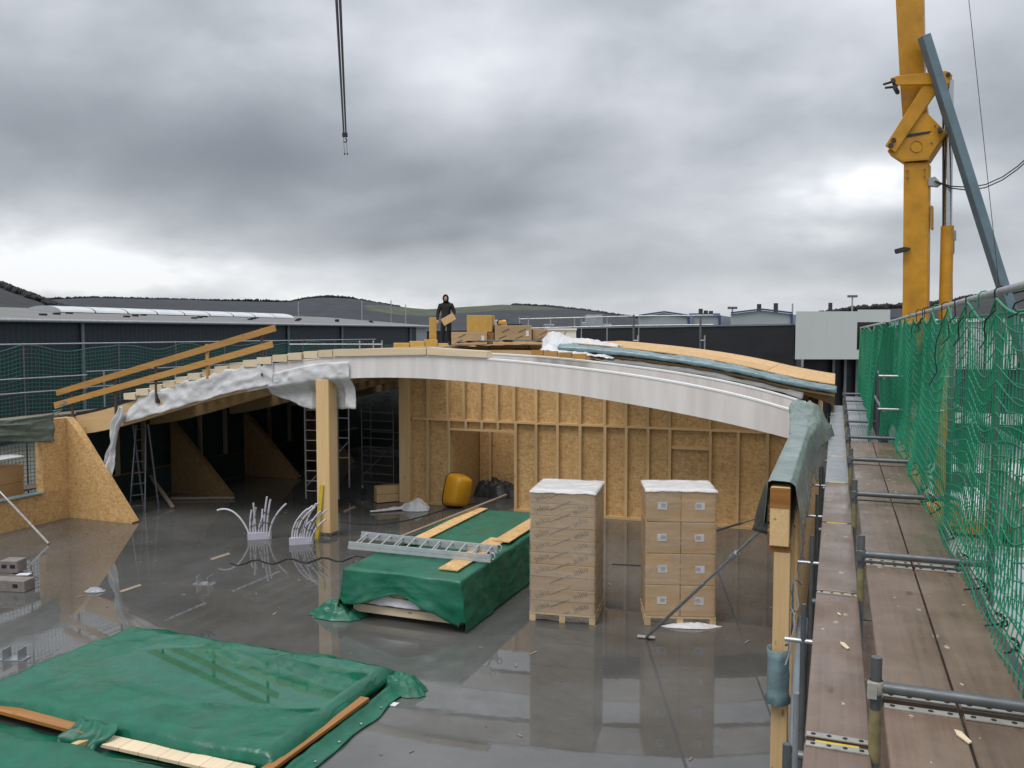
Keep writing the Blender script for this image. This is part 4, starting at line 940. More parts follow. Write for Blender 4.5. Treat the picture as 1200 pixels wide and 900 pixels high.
def low_stack():
    x0, x1, y0, y1, zt = -10.45, -5.78, 7.48, 10.30, .29
    s = thing('timber_stack', 'low stack of boards under the wide wet green tarpaulin', 'timber stack', (-8, 9, 0))
    piece('panel', (x1-x0-.5, y1-y0-.7, .08), MT['pine_x'], s, ((x0+x1)/2, (y0+y1)/2+.1, .15))
    for k in range(5): piece('bearer', (.09, y1-y0-.7, .10), MT['old_wood_y'], s, (x0+.4+k*1.0, (y0+y1)/2+.1, .055))
    MB().beam((-10.6, 7.58, .155), (-8.22, 7.46, .155), .16, .05).build('edge_board', MT['wet_wood_x'], s, bevel=.004)
    for k in range(7):
        xa = -7.90+k*.29; MB().box(xa, xa+.285, 7.30, 7.52, .10, .145).build('edge_block', MT['pale_pine_y'], s, bevel=.004)
    MB().beam((-5.70, 7.42, .15), (-5.64, 9.45, .15), .13, .045).build('edge_board', MT['wet_wood_y'], s, bevel=.004)
    MB().beam((-8.12, 7.42, .10), (-8.2, 7.0, .10), .09, .09).build('offcut', MT['pine_y'], s, bevel=.004)
    def f(a, b):
        x, y = L(x0-.05, x1+.10, a), L(y0+.10, y1+.06, b); e = min((x-x0+.05)/.25, (x1+.10-x)/.16, (y-y0-.10)/.14, (y1+.06-y)/.2)
        z = zt+.03*fbm(x*.8, y*.8, 3)+.016*nz3(x*3, y*3)+.011*crease(x*.8+y*.5, y*1.1-x*.3, 2)
        # shallow dish where rain water stands
        r2 = ((x+7.5)/2.2)**2+((y-9.2)/.9)**2
        if r2 < 1.25: k = min(1, (1.25-r2)*2.2); z = L(z, zt-.012, k)
        e = max(0, min(1, e)); drop = .19 if (y < y0+.26) else .16
        z -= drop*(1-e)**1.6
        n = nz3(x*1.1+3, y*1.1)
        if y < y0+.2: y -= .05+.10*n
        if x > x1: x += .02+.03*n
        if y > y1-.1: y += .16*nz3(x*1.4, 5)
        return Vector((x, y, max(z, .07)))
    c = sheet('green_tarpaulin', 'wide wet green tarpaulin with standing water over the low front stack', 'tarpaulin', 150, 90, f, 'green_tarp_wet')
    # folds: skirt lying on the floor on the right, bunched corner, gathered front edge
    def sk(a, b):
        y = L(7.25, 10.25, a); w_ = .16+.06*nz3(y*2, 1); x = L(-5.59, -5.59+w_+.06, b)
        return Vector((x, y, .02+.09*(1-b)**2+.03*abs(nz3(y*3, b*3))))
    tag(sheet('tarp_skirt', None, None, 50, 8, sk, 'green_tarp', .004, c), 'tarpaulin edge turned out on the wet floor')
    for k in range(6): MB().lathe([(.014, 0), (.02, .004), (.02, .008), (.014, .01)], (-5.43, 7.5+k*.5, .045), 10).build('eyelet', MT['galvanised'], c)
    def cr(a, b):
        an = b*math.pi*1.25-.35; rr = .13+.04*nz3(a*4, b*4); x = L(-6.0, -5.05, a); y = 10.22+.10*math.sin(a*5)+rr*math.cos(an)*1.2
        return Vector((x, y, max(.015, .05+rr*math.sin(an)+.03*nz3(a*7, b*5))))
    tag(mound((-5.50, 10.18, 0), .44, .24, .26, 12, -.2, 56, 18).build('tarp_corner', MT['green_tarp'], c), 'bunched roll at the right rear corner of the tarpaulin')
    def fr(a, b):
        x = L(-8.45, -7.85, a); an = b*math.pi; return Vector((x+.05*math.sin(b*6), 7.52-.20*math.sin(an*.5)-.10*b+.05*nz3(a*6, b*3), max(.02, .27-.24*b+.05*math.cos(a*14)*(.4+b))))
    tag(sheet('tarp_fold', None, None, 26, 16, fr, 'green_tarp', .004, c), 'gathered fold of tarpaulin hanging over the front edge')
    def lo(a, b):
        x = L(-10.7, -5.55, a); return Vector((x, L(7.45, 7.27+.10*math.sin(a*9+1)+.05*nz3(x*2, 1), b), .02+.05*(1-b)*abs(nz3(x*2, b))+.02*abs(nz3(x*5, b*4))))
    tag(sheet('tarp_skirt', None, None, 60, 6, lo, 'green_tarp', .004, c), 'front edge of the tarpaulin lying under the boards')
    # the third stack, cut by the lower left picture corner
    s3 = thing('timber_stack', 'low board stack at the lower left picture corner', 'timber stack', (-8, 5.6, 0))
    piece('panel', (4.2, 2.3, .14), MT['pine_x'], s3, (-8.3, 5.6, .12))
    def f3(a, b):
        x, y = L(-10.8, -5.95, a), L(4.2, 7.12, b); e = max(0, min(1, min((7.12-y)/.18, (x+10.8)/.2, (-5.95-x)/.2, (y-4.2)/.2)))
        return Vector((x, y+(.10*nz3(x*1.2, 3) if b > .9 else 0), .26+.02*fbm(x*.9, y*.9, 6)+.012*nz3(x*3, y*3)-.22*(1-e)**1.7))
    sheet('green_tarpaulin', 'green tarpaulin over the stack cut off by the lower left corner', 'tarpaulin', 80, 44, f3, 'green_tarp')
    o = mound(G(243, 745, .27), .14, .10, .07, 3, 0, 24, 8).build('black_rag', MT['black_tarp']); tag(o, 'small black rag on the rear edge of the wide green tarpaulin', 'rag')
low_stack()

def conduits():
    def bundle(label, base, lean, rng, n, loose):
        r = random.Random(rng); t = thing('conduit_bundle', label, 'conduits', base, 'white conduit bundles rising from the slab')
        b = base
        MB().prism([b+RT*x+FW*y for x, y in ((-.26, -.08), (.26, .06), (.26, .14), (-.26, 0))], (0, 0, .16)).build('base_former', MT['conduit_base'], t)
        tips = []
        for k in range(n):
            x = -.22+.44*k/(n-1); h = r.uniform(.55, .98); pts = []
            bendx = lean+r.uniform(-.08, .14)+(.35 if (k == n-1 and loose) else 0)
            for q in range(9):
                s_ = q/8; pts.append(b+RT*(x*(1+.25*s_)+bendx*s_**2.2)+FW*(.05+.04*math.sin(k*2)*s_)+Vector((0, 0, .05+h*(s_-.12*max(0, bendx)*s_**3))))
            MB().tube(pts, .023, 8).build('conduit', MT['conduit_white'], t); tips.append(pts)
        if loose:
            pts = [b+RT*(-.24-.75*s_**1.3)+Vector((0, 0, .1+.66*math.sin(s_*1.9)*.95)) for s_ in [q/10 for q in range(11)]]
            MB().tube(pts, .023, 8).build('conduit', MT['conduit_white'], t)
        for hz in (3, 5):
            MB().tube([p[hz]-FW*.03 for p in tips], .008, 5).build('tie_wire', MT['black_steel'], t)
    bundle('upright white conduit bundle fanning out of the wet floor, with one pipe bent left', G(304, 632), .05, 3, 8, True)
    bundle('leaning white conduit bundle beside the foot of the timber column', G(353, 638), .34, 5, 9, False)
    m = MB(); pts = [G(270+k*8.2, 660+3*math.sin(k*1.3)-k*.3, .012) for k in range(20)]
    tag(m.tube(pts, .014, 6).build('floor_cable', MT['cord_black']), 'black cable lying on the floor in front of the conduits', 'cable')
    pts = [G(400+k*20, 607+10*math.sin(k*.5+.5)-k*1.0, .01) for k in range(9)]
    tag(MB().tube(pts, .01, 5).build('floor_cable', MT['cord_black']), 'thin dark cable across the floor before the partition wall', 'cable')
    pts = [G(717+k*7, 661+k*.35, .01) for k in range(6)]+[G(757+k*4, 664+k*2, .01) for k in range(8)]
    tag(MB().tube(pts, .012, 5).build('floor_cable', MT['cord_black']), 'dark cable on the floor between the two wrapped pallets', 'cable')
conduits()

def props():
    def prop(label, a, b, name='push_pull_prop', m='dull_steel', full=True, r=.024):
        t = thing(name, label, 'prop', a); d = (b-a)
        MB().tube([a, a+d*.56], r, 10).build('outer_tube', MT[m], t)
        MB().tube([a+d*.54, b], r*.75, 10).build('inner_tube', MT['galvanised'], t)
        if full:
            n = Vector((0, 0, 1)); 
            pl = MB().beam(a+Vector((-.14, 0, .006)), a+Vector((.14, .03, .006)), .10, .012); pl.build('foot_plate', MT['galvanised_white'], t)
            for k in range(14):
                c = a+d*(.04+.022*k); MB().tube([c-RT*.027, c+RT*.027], .009, 6).build('pin_hole', MT['cord_black'], t)
            c = a+d*.78; MB().tube([c-d.normalized()*.05, c+d.normalized()*.12], r*1.5, 10).build('thread_nut', MT['galvanised'], t)
        return t
    prop('galvanised push pull prop slanting up from the floor to the ring beam', G(757, 747, .02), Vector((-.66, 9.75, 2.80)), m='galvanised')
    prop('far grey prop behind the labelled pallet, leaning to the right wall', G(826, 626, .02), Vector((-.72, 14.6, 2.0)), full=False)
    prop('pale metal prop bracing the left eaves wall by the window opening', G(57, 637, .02), Vector((-18.95, 14.2, 1.75)), m='galvanised_white', full=False, r=.03)
props()

def floor_things():
    # concrete blocks at the left edge
    def block(p, rz, label, dims=(.49, .24, .24)):
        t = thing('concrete_block', label, 'block', p, 'concrete blocks on the slab'); x, y, z = dims
        c, s_ = math.cos(rz), math.sin(rz)
        ax, ay = Vector((c, s_, 0)), Vector((-s_, c, 0))
        m = MB().obox(p+Vector((0, 0, z/2)), ax*x/2, ay*y/2, Vector((0, 0, z/2))); b = m.build('block_body', MT['concrete_block'], t, bevel=.01)
        for k in (-1, 1): MB().obox(p+ax*(k*x*.24)-ay*(y/2-.003)+Vector((0, 0, z*.55)), ax*.05, ay*.008, Vector((0, 0, .035))).build('grip_hole', MT['cord_black'], t)
        return t
    block(G(14, 691), .25, 'grey concrete block lying lengthwise at the left picture edge', (.75, .3, .22))
    block(G(10, 684)+Vector((.02, .10, .225)), .3, 'concrete block with two grip holes standing on another at the left edge', (.36, .3, .24))
    block(G(26, 683), .6, 'small concrete block with a white slip on top at the left edge', (.34, .24, .2))
    o = MB().obox(G(28, 673, .22), RT*.12, FW*.07, Vector((0, 0, .006))).build('paper_slip', MT['label_paper']); tag(o, 'white slip lying on the small concrete block', 'paper')
    def bracket(p, rz, label, s=1):
        c, s_ = math.cos(rz), math.sin(rz); ax, ay = Vector((c, s_, 0))*s, Vector((-s_, c, 0))*s; m = MB()
        m.obox(p+Vector((0, 0, .008)), ax*.20, ay*.10, Vector((0, 0, .006)))
        for k in (-1, 1): m.obox(p+ax*(.12*k)+Vector((0, 0, .09)), ax*.006, ay*.10, Vector((0, 0, .075)))
        tag(m.build('steel_bracket', MT['galvanised']), label, 'bracket', 'steel brackets lying on the slab')
    bracket(G(240, 684), .2, 'small galvanised steel bracket lying on the floor before the conduits')
    bracket(G(17, 772), .3, 'galvanised steel bracket at the left edge behind the wide tarpaulin', 1.0)
    def scrap(pts, label, m='label_paper', h=.012):
        o = MB().prism([G(x, y, .005) for x, y in pts], (0, 0, h)).build('floor_scrap', MT[m]); tag(o, label, 'scrap')
    o = mound(G(111, 693), .20, .12, .09, 4, .3, 30, 10).build('floor_scrap', MT['grey_film']); tag(o, 'pale crumpled plastic scrap on the floor behind the wide tarpaulin', 'scrap')
    scrap([(140, 693), (164, 685), (166, 687), (142, 695)], 'narrow pale lath on the wet floor at the left', 'old_wood_x')
    scrap([(246, 655), (268, 648), (270, 650), (249, 657)], 'short pale stick on the floor left of the conduits', 'old_wood_x')
    scrap([(402, 599), (415, 593), (417, 595), (404, 601)], 'short pale stick on the floor right of the timber column', 'old_wood_x')
    scrap([(452, 822), (468, 824), (463, 828), (450, 826)], 'small pale scrap on the floor right of the wide tarpaulin', 'label_paper', .006)
    scrap([(75, 800), (80, 800), (80, 803), (75, 803)], 'tiny chip on the floor', 'label_paper', .006) if False else None
    for (q, zz, label) in ((G(989, 757, ZL+.004), ZL, 'pale wood chip lying on the narrow inner plank'), (G(1127, 864, ZD+.004), ZD, 'pale wood chip lying on the nearest broad plank'), (G(983, 720, ZL+.004), ZL, 'small round wood chip on the narrow inner plank')):
        s_ = .035 if 'round' not in label else .016
        o = MB().prism([q+Vector((s_*a, s_*b*1.6, 0)) for a, b in ((-.6, 1), (.1, .8), (.9, -.7), (.5, -1), (-.5, .2))], (0, 0, .006)).build('wood_chip', MT['pale_pine_x']); tag(o, label, 'wood chip')
    # timber offcuts beside the partition wall
    t0 = G(440, 589)
    for k in range(2):
        m = MB().beam(t0+Vector((.16*k*0, 0, .13+.235*k)), t0+Vector((.9, .9, .13+.235*k)), .30-.02*k, .225)
        tag(m.build('timber_offcut', MT['pine_y'], bevel=.006), ('lower', 'upper')[k]+' of two squared timber offcuts stacked by the partition wall', 'timber')
    # white plastic bundle
    c = G(487, 597)
    o = mound(c, .44, .34, .34, 6, 0, 60, 18).build('plastic_bundle', MT['white_film']); tag(o, 'white plastic bundle lying on the floor before the partition wall', 'plastic sheet')
    a, b = G(434, 601), G(482, 596)
    o = MB().grid(30, 8, lambda s, t: a.lerp(b, s)+FW*((t-.5)*(.10+.22*s))+Vector((0, 0, max(.012, .03+.12*math.sin(math.pi*t)*(.3+s)*(.6+.5*nz3(s*8, t*3)))))).build('plastic_tail', MT['white_film'], o, solid=.004)
    # yellow tub standing on its side
    p = G(537, 596); t = thing('yellow_tub', 'yellow plastic mortar tub tipped on edge in the door opening', 'tub', p)
    ax = (RT*.55-FW*.75).normalized(); lean = Vector((0, 0, 1))*.97+RT*.17; lean.normalize(); dp = ax.cross(lean).normalized()
    rings = []
    for s, hw, hh in ((0, .31, .47), (.04, .31, .47), (.30, .29, .44), (.50, .265, .40), (.56, .22, .33)):
        n = 24; rg = []
        for k in range(n):
            an = 2*math.pi*k/n; q = 4.5
            cx = abs(math.cos(an))**(2/q)*math.copysign(1, math.cos(an)); cz = abs(math.sin(an))**(2/q)*math.copysign(1, math.sin(an))
            rg.append(p+RT*(-.16)+FW*.36+Vector((0, 0, .47))+ax*s+dp*(cx*hw)+lean*(cz*hh))
        rings.append(rg)
    m = MB(); n = 24; m.add([v for r_ in rings for v in r_], [(i*n+k, i*n+(k+1) % n, (i+1)*n+(k+1) % n, (i+1)*n+k) for i in range(4) for k in range(n)]+[tuple(4*n+k for k in range(n))], True)
    m.build('tub_shell', MT['yellow_plastic'], t, solid=.012)
    MB().tube(rings[0]+[rings[0][0]], .022, 6).build('tub_rim', MT['cord_black'], t)
    # dark tarp heap in the room behind
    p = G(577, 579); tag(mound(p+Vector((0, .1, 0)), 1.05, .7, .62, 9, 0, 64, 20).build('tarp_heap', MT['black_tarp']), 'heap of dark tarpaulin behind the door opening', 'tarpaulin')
    # yellow batten leaning on the column
    a, b = G(371, 631), PY(377, 568, YF-.10); tag(MB().beam(a+Vector((0, 0, .0)), b, .09, .03, FW).build('yellow_batten', MT['yellow_paint']), 'yellow batten leaning against the timber column', 'batten')
floor_things()
def debris():
    r = random.Random(11); mb = MB()
    for k in range(230):
        x, y = r.uniform(-18.5, -1.0), r.uniform(6, 21)
        if -8.2 < x < -5.4 and 12 < y < 18 or -10.8 < x < -5.2 and y < 10.6: continue
        s_ = r.uniform(.003, .03)**1.0*r.random()+.004; a = r.uniform(0, 6.3); l_ = s_*r.uniform(1, 3.5); d = Vector((math.cos(a), math.sin(a), 0)); n_ = Vector((-d.y, d.x, 0))
        mb.obox((x, y, .006), d*l_, n_*s_*.6, Vector((0, 0, .004)))
    o = mb.build('wood_shavings', MT['old_wood_x']); kind(o, 'stuff'); tag(o, 'small wood chips and shavings scattered over the wet slab', 'debris')
debris()

def ladders():
    def ladder(name, label, a0, a1, b0, b1, n, m, w_=.05, cat='ladder', castors=False, group=None):
        t = thing(name, label, cat, (a0+b0)/2, group)
        for p, q in ((a0, a1), (b0, b1)): MB().beam(p, q, .03, w_).build('stile', MT[m], t)
        for k in range(n):
            s_ = (k+.6)/n; MB().tube([a0.lerp(a1, s_), b0.lerp(b1, s_)], .016, 8).build('rung', MT[m], t)
        if castors:
            for p in (a0, b0):
                MB().tube([p+FW*-.03-Vector((0, 0, .14)), p+FW*.03-Vector((0, 0, .14))], .10, 14).build('castor_wheel', MT['tyre'], t)
                MB().tube([p-Vector((0, 0, .14)), p+Vector((0, 0, .05))], .03, 8).build('castor_fork', MT['galvanised'], t)
        return t
    l0, r0 = G(152, 602), G(170, 600); up = Vector((-.35, .55, 2.35))
    sl = ladder('step_ladder', 'aluminium stepladder standing by the left fin under the plastic strip', l0, l0+up+RT*.10, r0, r0+up-RT*.06, 8, 'dull_steel', .07)
    back = FW*.75
    for p in (l0, r0): MB().beam(p+back+RT*.06, p+up, .02, .045).build('rear_leg', MT['dull_steel'], sl)
    a = G(203, 596); tag(MB().beam(a+Vector((0, 0, .03)), PY(160, 535, 20.4), .10, .045).build('leaning_board', MT['old_wood_z']), 'narrow board leaning on the second left fin', 'board')
    a, b = G(200, 584, .05), G(275, 583, .05); tag(MB().beam(a, b, .07, .07).build('floor_batten', MT['old_wood_x']), 'batten lying on the floor at the foot of the second fin', 'batten')
    for (pa, pb, zt, label, mm) in (((359, 583), (397, 584), 2.6, 'rolling scaffold tower end frame with castors behind the timber column', 'galvanised'), ((425, 571), (462, 574), 2.4, 'second rolling tower frame standing in the dark beside the partition wall', 'dull_steel')):
        A, B_ = G(*pa, .22), G(*pb, .22); A.z = B_.z = .24
        t = ladder('tower_frame', label, A, A+Vector((0, 0, zt)), B_, B_+Vector((0, 0, zt)), 9, mm, .05, 'scaffold tower', True)
        k = FW*1.6
        MB().tube([A+k, A+k+Vector((0, 0, zt))], .025, 8).build('rear_post', MT[mm], t); MB().tube([B_+k, B_+k+Vector((0, 0, zt))], .025, 8).build('rear_post', MT[mm], t)
        MB().tube([A+Vector((0, 0, .3)), B_+k+Vector((0, 0, 1.4))], .02, 8).build('brace', MT[mm], t)
        for z in (.9, 1.5, 2.1): MB().tube([A+k+Vector((0, 0, z)), B_+k+Vector((0, 0, z))], .02, 8).build('rung', MT[mm], t)
    # pallet of cartons seen through the left window opening
    t = thing('carton_pallet', 'dark carton pallet with white top film seen through the left window opening', 'pallet load', (-20.3, 15.6, 0)); 
    for i in range(2):
        for k in range(3): piece('carton', (.55, 1.05, .44), MT['carton'], t, (-20.35+.0, 14.75+i*1.08, .30+k*.45))
    piece('pallet_base', (.6, 2.2, .14), MT['old_wood_y'], t, (-20.35, 15.3, .0))
    MB().grid(12, 12, lambda a, b: Vector((L(-20.68, -20.02, a), L(14.2, 16.4, b), 1.66-.06*max(0, abs(a-.5)*2-.7)+.02*nz3(a*5, b*6)))).build('top_sheet', MT['white_film'], t, solid=.005)
ladders()
# ------------------------------------------------------------------ goods and worker on the roof
ZR = lambda x: top(x)+.33
def roof_goods():
    D0 = 28.0
    def at(px, D, z): # point on plan under the given bearing, at height z
        d = RT*((px-600)/FOC/ct)+FW; return Vector((d.x*D, d.y*D, z))
    def zpx(py, D): return HC+(390-py)/FOC*D
    def pbox(name, label, cat, x0, x1, y0, y1, D, depth, m, rz=0, group=None, bevel=.01, par=None):
        """box facing the camera, spanning the given bearings and heights at distance D"""
        a, b = at(x0, D, 0), at(x1, D, 0); z0, z1 = zpx(y1, D), zpx(y0, D); c = (a+b)/2
        e = (b-a).normalized(); e = Matrix.Rotation(rz, 3, 'Z') @ e; n = Vector((-e.y, e.x, 0)); w_ = (b-a).length
        mb = MB().obox(c+n*(depth/2)+Vector((0, 0, (z0+z1)/2)), e*(w_/2), n*(depth/2), Vector((0, 0, (z1-z0)/2)))
        o = mb.build(name, MT[m], par, bevel)
        if label: tag(o, label, cat, group)
        return o, c, e, n, z0, z1
    gi = 'insulation boards on the roof'
    # low run of golden fibre boards left of the worker
    r = [(462, 480, 402, 409), (481, 498, 400, 409), (498.5, 513, 398, 409), (513.5, 526, 402.5, 409)]
    for k, (a, b, y0, y1) in enumerate(r):
        pbox('fibre_board_pack', ('leftmost', 'second', 'third', 'rightmost')[k]+' of the low golden fibre board packs lying at the worker\'s feet', 'insulation', a, b, y0, y1+3, D0-1.0+.1*k, .8, 'fibre_board', .15, gi)
    pbox('fibre_board', 'golden fibre board standing on end left of the worker', 'insulation', 504, 512, 372, 400, D0-.2, .10, 'fibre_board', .3, gi)
    pbox('fibre_board_pack', 'large golden fibre board pack on top of a carton right of the worker', 'insulation', 547, 577, 369.5, 389, D0+.2, .6, 'fibre_board', -.12, gi)
    # long cartons on pallets
    def carton(label, x0, x1, y0, y1, D, dp, rz, lb=True):
        t = thing('long_carton', label, 'carton', at((x0+x1)/2, D, zpx(y1, D)), 'cartons on the roof')
        o, c, e, n, z0, z1 = pbox('carton_body', None, None, x0, x1, y0, y1, D, dp, 'brown_carton', rz, par=t)
        w_ = (x1-x0)/FOC*D
        for k in range(max(1, int(w_/.6))):
            for q in (0, 1):
                s_ = c+e*(-w_/2+.25+k*.55+.1*q)-n*.004+Vector((0, 0, z0+(z1-z0)*(.25+.42*q)))
                MB().beam(s_-e*.12-Vector((0, 0, .05)), s_+e*.12+Vector((0, 0, .06)), .003, .03, (0, 0, 1)).build('print_line', MT['carton_print'], t)
        if lb: MB().obox(c+e*(w_/2-.14)-n*.006+Vector((0, 0, z0+(z1-z0)*.5)), e*.05, n*.003, Vector((0, 0, .09))).build('shipping_label', MT['label_paper'], t)
    carton('long brown carton on the roof under the large golden pack', 529, 571, 389, 404, D0, .8, 0)
    carton('long brown carton in the middle of the roof carrying the yellow saw', 580, 623, 381.5, 400, D0, .8, 0)
    carton('short brown carton right of the long one on the roof', 624, 641.5, 385.5, 401, D0+.3, .6, .1, False)
    o, *_ = pbox('timber_packer', 'dark timber packer between the two long cartons on the roof', 'timber', 571.5, 579, 390, 403, D0+.15, .5, 'wet_wood_x', 0)
    pbox('transport_pallet', 'thin wooden pallet under the roof cartons', 'pallet', 578, 642, 400.2, 403.5, D0-.06, 1.0, 'pine_x', 0)
    # white panel stack
    t = thing('panel_stack', 'white panel stack with a black strap mark at the right of the roof goods', 'panels', at(658, D0+1.5, 4.6))
    o, c, e, n, z0, z1 = pbox('panel_pack', None, None, 642, 675, 387.5, 399, D0+1.5, 1.2, 'white_panel', .05, par=t)
    pbox('cover_panel', None, None, 641, 676, 385, 387.3, D0+1.45, 1.3, 'skylight', .05, par=t)
    MB().beam(c-n*.01+e*.0+Vector((0, 0, z0+.05)), c-n*.01+e*.14+Vector((0, 0, z1-.03)), .006, .02).build('strap_mark', MT['cord_black'], t)
    pbox('support_batten', None, None, 641, 677, 399.2, 402, D0+1.5, 1.2, 'black_steel', .05, par=t)
    # saw
    p = at(589, D0+.25, zpx(381.3, D0+.25)); t = thing('circular_saw', 'yellow and black hand saw lying on the middle roof carton', 'saw', p)
    MB().obox(p+Vector((0, 0, .09)), RT*.14, FW*.08, Vector((0, 0, .07))).build('saw_motor', MT['yellow_plastic'], t, bevel=.03)
    MB().tube([p+RT*-.10+FW*-.03+Vector((0, 0, .09)), p+RT*-.10+FW*.03+Vector((0, 0, .09))], .10, 16).build('blade_guard', MT['black_steel'], t)
    MB().tube([p+RT*(-.05)+Vector((0, 0, .16)), p+RT*.02+Vector((0, 0, .22)), p+RT*.12+Vector((0, 0, .2)), p+RT*.16+Vector((0, 0, .1))], .018, 8).build('saw_handle', MT['black_steel'], t)
    o, *_ = pbox('white_box', 'small white box behind the yellow saw', 'box', 578, 594, 375, 381.3, D0+.55, .3, 'white_panel')
    o, *_ = pbox('black_beam', 'black bar lying behind the saw on the roof', 'bar', 594, 612, 379.2, 381.2, D0+.6, .12, 'black_steel')
    # dark membrane roll spread under the goods
    def f(a, b):
        q = at(L(536, 640, a), L(D0-2.6, D0-.5, b), 0); return Vector((q.x, q.y, ZR(q.x)-.06+.05*fbm(a*6, b*3, 2)))
    sheet('roof_membrane', 'black roofing membrane spread in front of the roof cartons', 'membrane', 40, 10, f, 'black_tarp')
    # rear roof-edge railing of tubes
    g = thing('tube_railing', 'galvanised tube railing along the rear edge of the roof', 'railing', at(690, 33, 4.3))
    for y in (371.5, 382.5):
        MB().tube([at(608, 33.5, zpx(y+2.5, 33.5)), at(744, 33, zpx(y-1, 33)), at(835, 32, zpx(y-2, 32))], .022, 8).build('rail_tube', MT['galvanised'], g)
    for px in (609, 619, 645, 673, 681, 711, 742, 748): MB().tube([at(px, 33.4, 3.6), at(px, 33.4, zpx(371.5, 33.4))], .022, 8).build('railing_post', MT['galvanised'], g)
    for px, y0 in ((742, 369), (820, 370)):
        t = thing('scaffold_standard', ('tall scaffold post rising left behind the roof deck', 'tall scaffold post rising right behind the roof deck')[px > 800], 'scaffold post', at(px, 31.5, 0))
        MB().tube([at(px, 31.5, -.3), at(px, 31.5, zpx(y0, 31.5))], .04, 8).build('post_tube', MT['dull_steel'], t)
        for dx in (5,): MB().tube([at(px+dx, 31.5, 2.5), at(px+dx, 31.5, zpx(393, 31.5))], .03, 8).build('short_tube', MT['galvanised'], t)
        MB().tube([at(px, 31.45, zpx(399, 31.5)), at(px+5, 31.45, zpx(399, 31.5))], .025, 8).build('link_tube', MT['galvanised'], t)
    g = thing('tube_railing', 'short tube railing stub above the roof at the left of the board packs', 'railing', at(435, 34, 3.5))
    for px in (422, 438, 448): MB().tube([at(px, 34, 2.6), at(px, 34, zpx(399, 34))], .03, 8).build('railing_post', MT['galvanised'], g)
    MB().tube([at(340, 34, zpx(403.5, 34)), at(448, 34, zpx(403.5, 34))], .025, 8).build('rail_tube', MT['galvanised'], g)
    # ------- worker
    Dw = 28.6; base = at(523, Dw, 0); zf = zpx(404, Dw); base.z = zf
    t = thing('person', 'worker in black hooded jacket and trousers carrying a small board on the roof', 'person', base)
    S = .94
    def W_(x, y, z): return base+RT*(x*S)+FW*(y*S)+Vector((0, 0, z*S))
    J_ = {'pel': (0, 0, .90, .15, .12), 'wst': (0, 0, 1.06, .155, .12), 'chs': (0, .0, 1.28, .19, .13), 'shc': (0, .01, 1.42, .15, .11), 'nck': (0, -.01, 1.49, .075, .075), 'hd1': (0, -.035, 1.56, .095, .10), 'hd2': (0, -.04, 1.66, .105, .115), 'hd3': (0, -.03, 1.745, .06, .07),
          'lh': (-.10, 0, .84, .105, .105), 'lk': (-.115, -.03, .47, .08, .08), 'la': (-.13, .02, .09, .055, .06), 'lt': (-.14, -.13, .04, .045, .035),
          'rh': (.10, 0, .84, .105, .105), 'rk': (.115, -.04, .47, .08, .08), 'ra': (.12, .02, .09, .055, .06), 'rt': (.14, -.13, .04, .045, .035),
          'ls': (-.20, 0, 1.40, .085, .085), 'le': (-.29, .02, 1.12, .065, .065), 'lw': (-.31, -.10, .88, .045, .045),
          'rs': (.20, 0, 1.40, .085, .085), 're': (.31, -.02, 1.14, .065, .065), 'rw': (.20, -.24, 1.00, .045, .045)}
    E_ = [('pel', 'wst'), ('wst', 'chs'), ('chs', 'shc'), ('shc', 'nck'), ('nck', 'hd1'), ('hd1', 'hd2'), ('hd2', 'hd3'), ('pel', 'lh'), ('lh', 'lk'), ('lk', 'la'), ('la', 'lt'), ('pel', 'rh'), ('rh', 'rk'), ('rk', 'ra'), ('ra', 'rt'), ('shc', 'ls'), ('ls', 'le'), ('le', 'lw'), ('shc', 'rs'), ('rs', 're'), ('re', 'rw')]
    ks = list(J_); me = bpy.data.meshes.new('body'); me.from_pydata([tuple(W_(*J_[k][:3])-base) for k in ks], [(ks.index(a), ks.index(b)) for a, b in E_], [])
    o = bpy.data.objects.new('body', me); scn.collection.objects.link(o); o.location = base
    sm = o.modifiers.new('skin', 'SKIN'); sd = o.modifiers.new('sub', 'SUBSURF'); sd.levels = sd.render_levels = 2
    for k, sv in zip(ks, me.skin_vertices[0].data): sv.radius = J_[k][3:5]; sv.use_root = (k == 'pel')
    me.materials.append(MT['black_cloth']); attach(o, t)
    MB().blob(W_(-.005, -.125, 1.635), .062, .035, .085, 2, .05, 2).build('face', MT['skin'], t)
    MB().blob(W_(-.005, -.162, 1.63), .013, .016, .02, 2, .05, 1).build('nose', MT['skin'], t)
    for s_ in (-.026, .026): MB().blob(W_(s_-.005, -.155, 1.66), .010, .007, .007, 2, .05, 1).build('eye', MT['cord_black'], t)
    MB().box(0, .001, 0, .001, 0, .001)
    m = MB().beam(W_(-.025, -.158, 1.594), W_(.018, -.158, 1.594), .006, .008); m.build('mouth', MT['boot'], t)
    hm = MB()                                       # hood rim and peak
    hm.tube([W_(.085*math.sin(a), -.115-.02*math.cos(a), 1.645+.115*math.cos(a)) for a in [q*.42-2.5 for q in range(13)]], .028, 8).build('hood', MT['black_cloth'], t)
    for side, w0, dr in (('l', (-.31, -.10, .88), Vector((-.05, -.25, -1))), ('r', (.20, -.24, 1.00), Vector((-.75, -.25, -.35)))):
        p = W_(*w0); d = (RT*dr.x+FW*dr.y+Vector((0, 0, dr.z))).normalized(); hb = MB()
        sx = d.cross(FW).normalized(); q = d.cross(sx)
        hb.obox(p+d*.05, sx*.042, d*.05, q*.015)
        for k in range(4): b0 = p+d*.095+sx*(-.033+.022*k); l_ = (.07, .08, .075, .058)[k]; hb.tube([b0, b0+d*l_*.5-q*.008, b0+d*l_*.9-q*.03], [.0105, .0095, .008], 6)
